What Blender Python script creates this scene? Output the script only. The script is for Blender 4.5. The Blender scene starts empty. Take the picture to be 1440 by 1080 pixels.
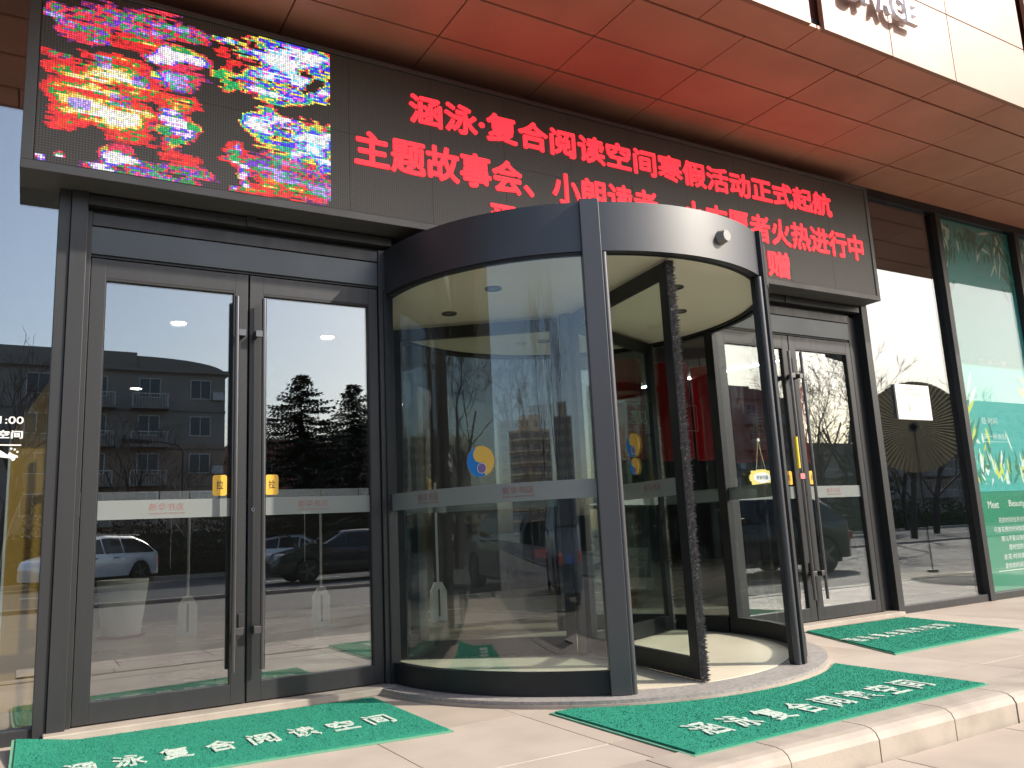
import bpy, math, random
from mathutils import Vector, Matrix
PI = math.pi
random.seed(7)
scene = bpy.context.scene
col = scene.collection

# ------------------------------------------------------------------ camera
CAM = Vector((0.0, -5.4506, 1.0))
F_PX, YAW, PITCH, ROLL = 1156.24, 0.5372121, 0.1775539, -0.0486641
fw = Vector((math.sin(YAW)*math.cos(PITCH), math.cos(YAW)*math.cos(PITCH), math.sin(PITCH)))
rt = Vector((math.cos(YAW), -math.sin(YAW), 0)); up = rt.cross(fw)
r2 = rt*math.cos(ROLL) + up*math.sin(ROLL); u2 = -rt*math.sin(ROLL) + up*math.cos(ROLL)
cd = bpy.data.cameras.new('camera'); cam = bpy.data.objects.new('camera', cd); col.objects.link(cam)
cd.sensor_width = 36.0; cd.lens = F_PX/1440*36; cd.clip_end = 3000; cd.clip_start = 0.05
M = Matrix((r2, u2, -fw)).transposed().to_4x4(); M.translation = CAM
cam.matrix_world = M
scene.camera = cam

# ------------------------------------------------------------------ light
SUN_AZ, SUN_EL = 48.0, 34.0      # degrees from the facade normal towards +x, height
sdir = Vector((math.sin(math.radians(SUN_AZ))*math.cos(math.radians(SUN_EL)),
               -math.cos(math.radians(SUN_AZ))*math.cos(math.radians(SUN_EL)), math.sin(math.radians(SUN_EL))))
world = bpy.data.worlds.new('World'); scene.world = world; world.use_nodes = True
wn = world.node_tree.nodes; wl = world.node_tree.links
sky = wn.new('ShaderNodeTexSky'); sky.sky_type = 'NISHITA'; sky.sun_disc = False
sky.sun_elevation = math.radians(SUN_EL); sky.sun_rotation = math.atan2(sdir.x, sdir.y)
sky.dust_density = 2.2; sky.air_density = 1.1; sky.ozone_density = 0.8
wl.new(sky.outputs[0], wn['Background'].inputs[0]); wn['Background'].inputs[1].default_value = 0.15
sl = bpy.data.lights.new('sun', 'SUN'); sl.energy = 3.5; sl.angle = math.radians(0.53); sl.color = (1.0, 0.93, 0.82)
sun = bpy.data.objects.new('sun', sl); col.objects.link(sun)
sun.rotation_euler = sdir.to_track_quat('Z', 'Y').to_euler(); sun.location = (10, -20, 20)
scene.view_settings.view_transform = 'Standard'; scene.view_settings.look = 'None'
scene.view_settings.gamma = 1.0; scene.view_settings.use_curve_mapping = False
scene.view_settings.exposure = 0.75
scene.render.engine = 'CYCLES'
scene.cycles.use_denoising = True
scene.cycles.max_bounces = 12; scene.cycles.transparent_max_bounces = 24
scene.cycles.glossy_bounces = 6; scene.cycles.transmission_bounces = 8; scene.cycles.diffuse_bounces = 5
scene.cycles.caustics_reflective = False; scene.cycles.caustics_refractive = False
scene.cycles.sample_clamp_indirect = 6.0

# ------------------------------------------------------------------ materials
def mat(name, base, rough=0.6, metal=0.0, noise=0.0, nscale=8.0, bump=0.0, bscale=60.0, spec=0.5, base2=None, detail=6, coat=0.0, stretch=None):
    m = bpy.data.materials.new(name); m.use_nodes = True
    nt = m.node_tree; b = nt.nodes['Principled BSDF']
    b.inputs['Base Color'].default_value = (*base, 1); b.inputs['Roughness'].default_value = rough
    b.inputs['Metallic'].default_value = metal; b.inputs['Specular IOR Level'].default_value = spec
    if coat: b.inputs['Coat Weight'].default_value = coat
    tc = nt.nodes.new('ShaderNodeTexCoord'); mp = nt.nodes.new('ShaderNodeMapping')
    nt.links.new(tc.outputs['Object'], mp.inputs[0])
    if stretch: mp.inputs['Scale'].default_value = stretch
    if noise > 0:
        n = nt.nodes.new('ShaderNodeTexNoise'); n.inputs['Scale'].default_value = nscale; n.inputs['Detail'].default_value = detail
        nt.links.new(mp.outputs[0], n.inputs['Vector'])
        r = nt.nodes.new('ShaderNodeValToRGB')
        b2 = base2 or tuple(c*(1-noise) for c in base)
        r.color_ramp.elements[0].color = (*b2, 1); r.color_ramp.elements[1].color = (*base, 1)
        r.color_ramp.elements[0].position = 0.32; r.color_ramp.elements[1].position = 0.62
        nt.links.new(n.outputs['Fac'], r.inputs[0]); nt.links.new(r.outputs[0], b.inputs['Base Color'])
        rr = nt.nodes.new('ShaderNodeMapRange'); rr.inputs['To Min'].default_value = min(1, rough+0.12); rr.inputs['To Max'].default_value = max(0.02, rough-0.05)
        nt.links.new(n.outputs['Fac'], rr.inputs['Value']); nt.links.new(rr.outputs[0], b.inputs['Roughness'])
    if bump > 0:
        n2 = nt.nodes.new('ShaderNodeTexNoise'); n2.inputs['Scale'].default_value = bscale; n2.inputs['Detail'].default_value = 5
        nt.links.new(mp.outputs[0], n2.inputs['Vector'])
        bp = nt.nodes.new('ShaderNodeBump'); bp.inputs['Strength'].default_value = bump; bp.inputs['Distance'].default_value = 0.01
        nt.links.new(n2.outputs['Fac'], bp.inputs['Height']); nt.links.new(bp.outputs[0], b.inputs['Normal'])
    return m

def glass(name, tint, r0, rough=0.0, wave=0.0):
    m = bpy.data.materials.new(name); m.use_nodes = True; nt = m.node_tree
    nt.nodes.remove(nt.nodes['Principled BSDF']); out = nt.nodes['Material Output']
    tr = nt.nodes.new('ShaderNodeBsdfTransparent'); tr.inputs[0].default_value = (*tint, 1)
    gl = nt.nodes.new('ShaderNodeBsdfGlossy'); gl.inputs['Roughness'].default_value = rough; gl.inputs['Color'].default_value = (0.95, 0.97, 1, 1)
    lw = nt.nodes.new('ShaderNodeLayerWeight'); lw.inputs['Blend'].default_value = 0.5
    pw = nt.nodes.new('ShaderNodeMath'); pw.operation = 'POWER'; pw.inputs[1].default_value = 4.5
    ma = nt.nodes.new('ShaderNodeMath'); ma.operation = 'MULTIPLY_ADD'; ma.inputs[1].default_value = 1-r0; ma.inputs[2].default_value = r0
    mx = nt.nodes.new('ShaderNodeMixShader')
    nt.links.new(lw.outputs['Facing'], pw.inputs[0]); nt.links.new(pw.outputs[0], ma.inputs[0])
    nt.links.new(ma.outputs[0], mx.inputs[0]); nt.links.new(tr.outputs[0], mx.inputs[1]); nt.links.new(gl.outputs[0], mx.inputs[2])
    nt.links.new(mx.outputs[0], out.inputs[0])
    if wave:
        tc = nt.nodes.new('ShaderNodeTexCoord'); n = nt.nodes.new('ShaderNodeTexNoise'); n.inputs['Scale'].default_value = 1.1; n.inputs['Detail'].default_value = 1
        bp = nt.nodes.new('ShaderNodeBump'); bp.inputs['Strength'].default_value = wave; bp.inputs['Distance'].default_value = 0.01
        nt.links.new(tc.outputs['Object'], n.inputs['Vector']); nt.links.new(n.outputs['Fac'], bp.inputs['Height']); nt.links.new(bp.outputs[0], gl.inputs['Normal'])
    return m

def emit(name, c, s):
    m = bpy.data.materials.new(name); m.use_nodes = True; b = m.node_tree.nodes['Principled BSDF']
    b.inputs['Base Color'].default_value = (*[x*0.5 for x in c], 1); b.inputs['Emission Color'].default_value = (*c, 1); b.inputs['Emission Strength'].default_value = s
    return m

def film(name, c, alpha, rough=0.6):
    m = bpy.data.materials.new(name); m.use_nodes = True; b = m.node_tree.nodes['Principled BSDF']
    b.inputs['Base Color'].default_value = (*c, 1); b.inputs['Alpha'].default_value = alpha; b.inputs['Roughness'].default_value = rough
    return m

m_ledframe = mat('led_frame_grey', (0.12, 0.118, 0.115), 0.45, 0.3, 0.1, 4)
m_frame = mat('anodised_grey_frame', (0.041, 0.041, 0.043), 0.38, 0.25, 0.15, 3, stretch=(6, 6, 0.6))
m_frame_dk = mat('dark_frame', (0.03, 0.031, 0.034), 0.42, 0.5, 0.15, 5)
m_drum = mat('satin_drum_metal', (0.025, 0.0255, 0.032), 0.40, 0.0, 0.06, 2, spec=1.0)
m_steel = mat('handle_steel', (0.17, 0.165, 0.17), 0.28, 0.9)
m_panel = mat('transom_panel_grey', (0.075, 0.083, 0.09), 0.36, 0.5, 0.1, 2)
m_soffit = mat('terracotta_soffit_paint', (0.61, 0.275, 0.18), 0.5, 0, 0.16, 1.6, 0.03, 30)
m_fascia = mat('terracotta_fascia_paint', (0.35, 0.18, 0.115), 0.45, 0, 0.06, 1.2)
m_recess = mat('soffit_cavity', (0.03, 0.02, 0.018), 0.9)
m_stone = mat('pale_beige_paving', (0.46, 0.385, 0.32), 0.62, 0, 0.16, 2.2, 0.06, 90)
m_stone2 = mat('warm_beige_paving', (0.43, 0.355, 0.30), 0.6, 0, 0.18, 1.7, 0.06, 90)
m_stone3 = mat('light_beige_paving', (0.49, 0.415, 0.35), 0.62, 0, 0.14, 2.9, 0.06, 90)
m_kerb = mat('kerb_stone', (0.43, 0.37, 0.31), 0.65, 0, 0.22, 5, 0.12, 70)
m_joint = mat('mortar_joint', (0.10, 0.085, 0.07), 0.9)
m_ring = mat('grey_granite', (0.36, 0.33, 0.31), 0.55, 0, 0.3, 40, 0.05, 120)
m_drumfloor = mat('cream_floor_tile', (0.76, 0.68, 0.53), 0.35, 0, 0.12, 1.5)
m_infloor = mat('interior_floor_tile', (0.40, 0.35, 0.275), 0.22, 0, 0.12, 1.0)
m_cream = mat('cream_ceiling', (0.88, 0.83, 0.68), 0.55)
m_mat = mat('green_mat_pile', (0.048, 0.35, 0.235), 0.95, 0, 0.28, 90, 0.9, 260, spec=0.1)
m_matrim = mat('green_mat_rim', (0.13, 0.34, 0.22), 0.6)
m_matsolid = mat('mat_rubber_edge', (0.012, 0.05, 0.035), 0.8)
m_white = mat('white_print', (0.78, 0.78, 0.76), 0.7)
m_white_worn = mat('worn_white_print', (0.70, 0.72, 0.66), 0.9, 0, 0.25, 45, 0.6, 200, base2=(0.30, 0.50, 0.40))
m_led = None
m_wood = mat('mustard_wall', (0.52, 0.30, 0.06), 0.6, 0, 0.12, 1.5)
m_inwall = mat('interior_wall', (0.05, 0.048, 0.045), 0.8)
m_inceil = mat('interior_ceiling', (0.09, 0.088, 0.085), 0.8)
m_brush = mat('grey_brush', (0.26, 0.24, 0.225), 0.95, 0, 0.5, 120)
m_rubber = mat('black_rubber', (0.012, 0.012, 0.013), 0.6)
m_yellow = mat('yellow_sticker', (0.80, 0.46, 0.05), 0.45)
m_black = mat('black_ink', (0.02, 0.02, 0.02), 0.6)
m_red_ink = mat('red_ink', (0.23, 0.085, 0.08), 0.6)
m_frost = film('frosted_strip', (0.25, 0.27, 0.26), 0.80, 0.35)
m_blue = mat('blue_print', (0.02, 0.22, 0.62), 0.4)
m_orange = mat('yellow_print', (0.85, 0.52, 0.10), 0.4)
m_purple = mat('purple_print', (0.22, 0.14, 0.35), 0.5)
m_banner = mat('red_banner_cloth', (0.70, 0.03, 0.045), 0.7)
m_asphalt = mat('asphalt', (0.05, 0.05, 0.052), 0.85, 0, 0.25, 4)
m_plaza = mat('plaza_paving', (0.17, 0.15, 0.13), 0.75, 0, 0.2, 1.5)
m_ground = mat('far_ground', (0.16, 0.15, 0.12), 0.9, 0, 0.3, 0.3)
g_door = glass('door_glass', (0.88, 0.91, 0.90), 0.20, wave=0.02)
g_win = glass('window_glass', (0.78, 0.82, 0.82), 0.18, wave=0.03)
g_winl = glass('left_window_glass', (0.78, 0.82, 0.82), 0.26, wave=0.03)
g_post = glass('poster_window_glass', (0.96, 0.98, 0.97), 0.035, wave=0.03)
g_drum = glass('curved_door_glass', (0.93, 0.955, 0.95), 0.075)
g_wing = glass('wing_glass', (0.88, 0.92, 0.90), 0.08)

# ------------------------------------------------------------------ mesh helpers
class MB:
    def __init__(s): s.v = []; s.f = []
    def poly(s, pts, flip=False):
        n = len(s.v); s.v += [tuple(p) for p in pts]; f = list(range(n, n+len(pts))); s.f.append(f[::-1] if flip else f)
    def box(s, x0, x1, y0, y1, z0, z1):
        n = len(s.v)
        s.v += [(x, y, z) for z in (z0, z1) for y in (y0, y1) for x in (x0, x1)]
        for f in ((0, 2, 3, 1), (4, 5, 7, 6), (0, 1, 5, 4), (2, 6, 7, 3), (0, 4, 6, 2), (1, 3, 7, 5)): s.f.append([n+i for i in f])
        return s
    def obox(s, c, ax, ay, az, hx, hy, hz):
        n = len(s.v); c = Vector(c)
        for k in (-1, 1):
            for j in (-1, 1):
                for i in (-1, 1): s.v.append(tuple(c + ax*hx*i + ay*hy*j + az*hz*k))
        for f in ((0, 2, 3, 1), (4, 5, 7, 6), (0, 1, 5, 4), (2, 6, 7, 3), (0, 4, 6, 2), (1, 3, 7, 5)): s.f.append([n+i for i in f])
        return s
    def cyl(s, p0, p1, r0, r1=None, n=16, caps=True):
        r1 = r0 if r1 is None else r1
        p0 = Vector(p0); p1 = Vector(p1); d = (p1-p0).normalized()
        a = d.orthogonal().normalized(); b = d.cross(a); k = len(s.v)
        for p, r in ((p0, r0), (p1, r1)):
            for i in range(n):
                t = 2*PI*i/n; s.v.append(tuple(p + a*math.cos(t)*r + b*math.sin(t)*r))
        for i in range(n): j = (i+1) % n; s.f.append([k+i, k+j, k+n+j, k+n+i])
        if caps: s.f.append([k+i for i in range(n)][::-1]); s.f.append([k+n+i for i in range(n)])
        return s
    def tube(s, pts, radii, n=5):
        pts = [Vector(p) for p in pts]; k = len(s.v)
        for q, (p, r) in enumerate(zip(pts, radii)):
            d = (pts[min(q+1, len(pts)-1)] - pts[max(q-1, 0)]).normalized()
            a = d.cross(Vector((0.31, 0.95, 0.07))).normalized(); b = d.cross(a)
            for i in range(n):
                t = 2*PI*i/n; s.v.append(tuple(p + a*math.cos(t)*r + b*math.sin(t)*r))
        for q in range(len(pts)-1):
            for i in range(n):
                j = (i+1) % n; s.f.append([k+q*n+i, k+q*n+j, k+(q+1)*n+j, k+(q+1)*n+i])
        return s
    def arc(s, cx, cy, r0, r1, a0, a1, z0, z1, n=32):
        k = len(s.v)
        for i in range(n+1):
            a = math.radians(a0 + (a1-a0)*i/n); c, q = math.cos(a), math.sin(a)
            for r in (r0, r1):
                for z in (z0, z1): s.v.append((cx+r*c, cy+r*q, z))
        for i in range(n):
            b = k+4*i; c = b+4   # b: r0z0, r0z1, r1z0, r1z1
            s.f += [[b, b+1, c+1, c], [b+2, c+2, c+3, b+3], [b+1, b+3, c+3, c+1], [b, c, c+2, b+2]]
        if abs(a1-a0) < 359.9:
            s.f += [[k, k+2, k+3, k+1], [k+4*n, k+4*n+1, k+4*n+3, k+4*n+2]]
        return s
    def prism(s, pts, z0, z1):   # polygon in xy
        n = len(pts); k = len(s.v)
        s.v += [(x, y, z0) for x, y in pts] + [(x, y, z1) for x, y in pts]
        s.f.append([k+i for i in range(n)][::-1]); s.f.append([k+n+i for i in range(n)])
        for i in range(n): j = (i+1) % n; s.f.append([k+i, k+j, k+n+j, k+n+i])
        return s
    def prism_xz(s, pts, y0, y1):
        n = len(pts); k = len(s.v)
        s.v += [(x, y0, z) for x, z in pts] + [(x, y1, z) for x, z in pts]
        s.f.append([k+i for i in range(n)]); s.f.append([k+n+i for i in range(n)][::-1])
        for i in range(n): j = (i+1) % n; s.f.append([k+i, k+n+i, k+n+j, k+j])
        return s
    def mesh(s, name, m, smooth=False):
        me = bpy.data.meshes.new(name); me.from_pydata(s.v, [], s.f)
        for x in (m if isinstance(m, (list, tuple)) else [m]): me.materials.append(x)
        if smooth:
            me.polygons.foreach_set('use_smooth', [True]*len(me.polygons))
            try: me.set_sharp_from_angle(angle=math.radians(40))
            except Exception: pass
        me.update(); return me
    def obj(s, name, m, parent=None, bevel=0, smooth=False, kind=None):
        o = bpy.data.objects.new(name, s.mesh(name, m, smooth)); col.objects.link(o)
        if parent: o.parent = parent
        if kind: o['kind'] = kind
        if bevel:
            b = o.modifiers.new('bevel', 'BEVEL'); b.width = bevel; b.segments = 2; b.limit_method = 'ANGLE'
        return o

def tag(o, label=None, cat=None, group=None, kind=None):
    if label: o['label'] = label
    if cat: o['category'] = cat
    if group: o['group'] = group
    if kind: o['kind'] = kind
    return o
def thing(name, loc, label, cat, group=None, rz=0.0):
    o = bpy.data.objects.new(name, None); col.objects.link(o); o.location = loc; o.rotation_euler = (0, 0, rz)
    o.empty_display_size = 0.1
    return tag(o, label, cat, group)
def inst(name, me, parent=None, loc=(0, 0, 0), rot=(0, 0, 0), scale=(1, 1, 1)):
    o = bpy.data.objects.new(name, me); col.objects.link(o); o.parent = parent
    o.location = loc; o.rotation_euler = rot; o.scale = scale; return o
def copy_tree(o, parent=None):
    c = o.copy(); col.objects.link(c); c.parent = parent
    for ch in list(o.children): copy_tree(ch, c)
    return c

_txt = {}
def text_raw(s, bold=0.0):
    key = (s, bold)
    if key not in _txt:
        c = bpy.data.curves.new('t', 'FONT'); c.body = s; c.offset = bold; c.resolution_u = 3; c.extrude = 0.05; c.fill_mode = 'BOTH'
        o = bpy.data.objects.new('t', c); col.objects.link(o)
        bpy.context.view_layer.update()
        me = bpy.data.meshes.new_from_object(o.evaluated_get(bpy.context.evaluated_depsgraph_get()))
        v = [tuple(x.co) for x in me.vertices]; f = [list(p.vertices) for p in me.polygons]
        bpy.data.objects.remove(o); bpy.data.curves.remove(c); bpy.data.meshes.remove(me)
        _txt[key] = (v, f)
    return _txt[key]
def text_on(name, s, m, parent, org, ux, uy, w, h, depth=0.002, bold=0.0, shear=0.0):
    """lettering filling the rectangle org..org+ux*w+uy*h, standing proud by depth"""
    v, f = text_raw(s, bold)
    x0 = min(p[0] for p in v); x1 = max(p[0] for p in v); y0 = min(p[1] for p in v); y1 = max(p[1] for p in v)
    org = Vector(org); ux = Vector(ux); uy = Vector(uy); n = ux.cross(uy).normalized()
    mb = MB()
    for p in v:
        a = (p[0]-x0)/(x1-x0); b = (p[1]-y0)/(y1-y0)
        mb.v.append(tuple(org + ux*(a*w + shear*b*h) + uy*b*h + n*(depth*(0.5+p[2]/0.1))))
    mb.f = [list(q) for q in f]
    return mb.obj(name, m, parent)
EX, EZ, EY = (1, 0, 0), (0, 0, 1), (0, 1, 0)

# ================================================================== SETTING
# ground sheets
MB().box(-600, 600, -900, 300, -0.9, -0.30).obj('ground', m_ground, kind='structure')
plaza = MB().box(-60, 90, -14, -2.76, -0.29, -0.160).obj('lower_pavement', m_joint, kind='structure')
k = 0
tile_me = {}
for row in range(3):
    y1 = -2.775 - row*0.62; y0 = y1-0.612
    for c in range(-1, 9):
        x0 = 0.9 + c*0.9 + (row % 2)*0.45
        MB().box(x0+.004, x0+0.896, y0, y1, -0.160, -0.138).obj('paving_tile', random.choice([m_stone, m_stone2, m_stone3]), plaza, bevel=0.002)
MB().box(-60, 0.0, -14, -2.775, -0.158, -0.142).obj('paving_field', m_plaza, plaza, kind='stuff')
MB().box(0.0, 9.8, -14, -4.64, -0.158, -0.142).obj('paving_field', m_plaza, plaza, kind='stuff')
MB().box(9.8, 90, -14, -2.775, -0.158, -0.142).obj('paving_field', m_plaza, plaza, kind='stuff')
road = MB().box(-300, 400, -28, -14, -0.29, -0.16).obj('road', m_asphalt, kind='structure')
for i in range(-8, 14):
    MB().box(i*6, i*6+3, -21.08, -20.94, -0.158, -0.154).obj('lane_marking', m_white, road)
MB().box(-300, 400, -14.15, -14.0, -0.16, -0.06).obj('kerb', m_kerb, road)
MB().box(-300, 400, -28.2, -28.0, -0.16, 0.0).obj('kerb', m_kerb, road)
MB().box(-300, 400, -60, -28.2, -0.29, -0.03).obj('far_pavement', m_plaza, kind='structure')

# landing: individual slabs on a dark bed
landing = MB().box(-6, 16, -2.46, 0.0, -0.12, -0.028).obj('landing', m_joint, kind='structure')
CX, RR = 3.8, 1.75
def slab(x0, x1, y0, y1, m):
    """rectangular slab, cut back where the round door stands"""
    n = 14; top = []
    for i in range(n+1):
        x = x0 + (x1-x0)*i/n; dx = x-CX; yy = y1
        if abs(dx) < RR: yy = min(y1, -math.sqrt(RR*RR-dx*dx)+0.05)
        top.append((x, max(yy, y0+0.004)))
    if max(p[1] for p in top) <= y0+0.01: return
    if all(abs(p[1]-y1) < 1e-6 for p in top):
        MB().box(x0, x1, y0, y1, -0.028, 0.0).obj('paving_slab', m, landing, bevel=0.0025)
    else:
        MB().prism([(x0, y0), (x1, y0)] + top[::-1], -0.028, 0.0).obj('paving_slab', m, landing)
xs = [-5.6, -4.4, -3.2, -2.0, -0.8, 0.4, 1.56, 2.42, 3.6, 4.8, 5.45, 6.6, 7.8, 9.0, 10.2, 11.4, 12.6, 13.8, 15]
for i in range(len(xs)-1):
    ys = [(-1.30, -0.004), (-2.10, -1.305), (-2.455, -2.105)] if i % 2 else [(-1.30, -0.004), (-2.12, -1.305), (-2.455, -2.125)]
    for y0, y1 in ys:
        if CX-RR < (xs[i]+xs[i+1])/2 < CX+RR and y1 > -0.1: y1 = -0.1
        slab(xs[i]+0.002, xs[i+1]-0.002, y0, y1, random.choice([m_stone, m_stone2, m_stone3]))
# bull-nosed kerb blocks along the step
kx = [-6]
while kx[-1] < 15.5: kx.append(kx[-1] + random.choice([0.52, 0.60, 0.56]))
prof = [(-2.458, -0.16), (-2.458, 0.006), (-2.68, 0.006), (-2.715, 0.0), (-2.742, -0.016), (-2.757, -0.045), (-2.758, -0.16)]
for a, b in zip(kx[:-1], kx[1:]):
    mb = MB(); n = len(prof)
    dy = random.uniform(-0.004, 0.004)
    for x in (a+0.004, b-0.004): mb.v += [(x, y+dy, z) for y, z in prof]
    mb.f.append(list(range(n))); mb.f.append(list(range(n, 2*n))[::-1])
    for i in range(n): j = (i+1) % n; mb.f.append([i, n+i, n+j, j])
    mb.obj('kerb_stone', m_kerb, landing)

# ================================================================== BUILDING
bld = thing('bookstore_building', (0, 0, 0), 'bookstore front with grey framed glass walls under a terracotta panelled canopy', 'building')
def part(mb, name, m, **k): return mb.obj(name, m, bld, **k)
# interior shell
part(MB().box(-7, 16, 0.06, 13, -0.12, 0.03), 'interior_floor', m_infloor)
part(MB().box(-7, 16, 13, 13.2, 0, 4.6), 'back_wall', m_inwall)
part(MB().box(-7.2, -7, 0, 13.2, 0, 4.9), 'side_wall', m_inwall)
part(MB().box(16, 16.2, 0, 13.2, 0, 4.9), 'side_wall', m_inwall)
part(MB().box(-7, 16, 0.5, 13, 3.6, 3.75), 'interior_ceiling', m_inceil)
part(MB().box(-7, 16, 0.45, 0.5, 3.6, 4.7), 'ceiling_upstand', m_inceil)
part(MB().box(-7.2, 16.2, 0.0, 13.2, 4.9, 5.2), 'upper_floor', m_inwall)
# floor joint lines inside
for i in range(12):
    part(MB().box(-7, 16, 0.9+i*1.0, 0.906+i*1.0, 0.03, 0.032), 'floor_joint', m_joint)
# inner columns
for x, y in ((9.9, 2.2), (8.6, 6.5), (-2.5, 6.0)):
    part(MB().box(x-0.3, x+0.3, y-0.3, y+0.3, 0.03, 3.6), 'inner_column', mat('column_paint', (0.42, 0.50, 0.47), 0.6))

# canopy
ZS = 4.60
part(MB().box(-7, 16, -1.83, 0.0, ZS+0.03, ZS+0.10), 'canopy_core', m_recess)
rows = [(-1.535, -1.04), (-1.03, -0.53), (-0.52, -0.02)]
g = 0.005
for i in range(-8, 10):
    x0 = 5.57 + 1.04*i
    for y0, y1 in rows:
        dz = random.uniform(-0.002, 0.002)
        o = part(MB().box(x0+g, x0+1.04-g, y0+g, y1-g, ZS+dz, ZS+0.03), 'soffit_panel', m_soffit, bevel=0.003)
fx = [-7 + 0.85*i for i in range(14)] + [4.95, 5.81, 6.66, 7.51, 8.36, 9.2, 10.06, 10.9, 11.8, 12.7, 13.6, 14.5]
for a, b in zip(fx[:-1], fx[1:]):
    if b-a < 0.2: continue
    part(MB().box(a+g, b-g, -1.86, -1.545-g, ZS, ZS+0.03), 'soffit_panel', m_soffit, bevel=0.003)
# fascia panels with two open vertical joints
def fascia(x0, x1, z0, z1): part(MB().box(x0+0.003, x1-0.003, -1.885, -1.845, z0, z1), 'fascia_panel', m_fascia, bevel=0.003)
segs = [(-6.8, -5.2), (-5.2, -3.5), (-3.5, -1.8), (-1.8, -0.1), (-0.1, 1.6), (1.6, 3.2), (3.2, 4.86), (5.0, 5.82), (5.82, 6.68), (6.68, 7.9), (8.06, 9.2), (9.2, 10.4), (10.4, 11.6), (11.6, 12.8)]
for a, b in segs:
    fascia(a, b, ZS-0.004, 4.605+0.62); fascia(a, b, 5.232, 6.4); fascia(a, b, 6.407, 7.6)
part(MB().box(-7, 16, -1.80, -1.5, ZS+0.1, 7.6), 'fascia_core', mat('recess_paint', (0.20, 0.065, 0.04), 0.6))
# dark beam over the glazing
part(MB().box(-7, 16, -0.05, 0.04, 4.50, ZS-0.003), 'head_beam', m_frame_dk)
# right windows
def mullion(x0, x1, z0=0.0, z1=4.5, y0=-0.07, y1=0.10): part(MB().box(x0, x1, y0, y1, z0, z1), 'mullion', m_frame, bevel=0.003)
mullion(9.17, 9.26); mullion(10.86, 10.95); mullion(12.5, 12.59); mullion(14.2, 14.29)
mullion(0.09, 0.1545, 0, 4.5) ; mullion(-1.75, -1.66); mullion(-3.4, -3.31)
for a, b in ((7.66, 9.17), (9.26, 10.86), (10.95, 12.5), (12.59, 14.2), (-1.66, 0.09), (-3.31, -1.75), (-5.0, -3.4)):
    part(MB().box(a, b, -0.05, 0.06, -0.03 if b < 9.2 else 0.0, 0.075), 'window_sill', m_frame, bevel=0.003)
    part(MB().box(a, b, 0.0, 0.012, 0.075, 4.5), 'window_pane', g_post if 9.2 < a < 12.6 and b < 13 else (g_winl if b < 1 else g_win))
mullion(7.63, 7.66, 0, 4.5)
part(MB().box(-7.6, -7.05, -3.25, 0.0, -0.02, 7.6), 'side_pier', m_frame_dk)
# wall strip above the doors behind the led box
part(MB().box(0.145, 7.63, 0.03, 0.2, 3.235, 4.5), 'bulkhead', m_frame_dk)

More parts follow.
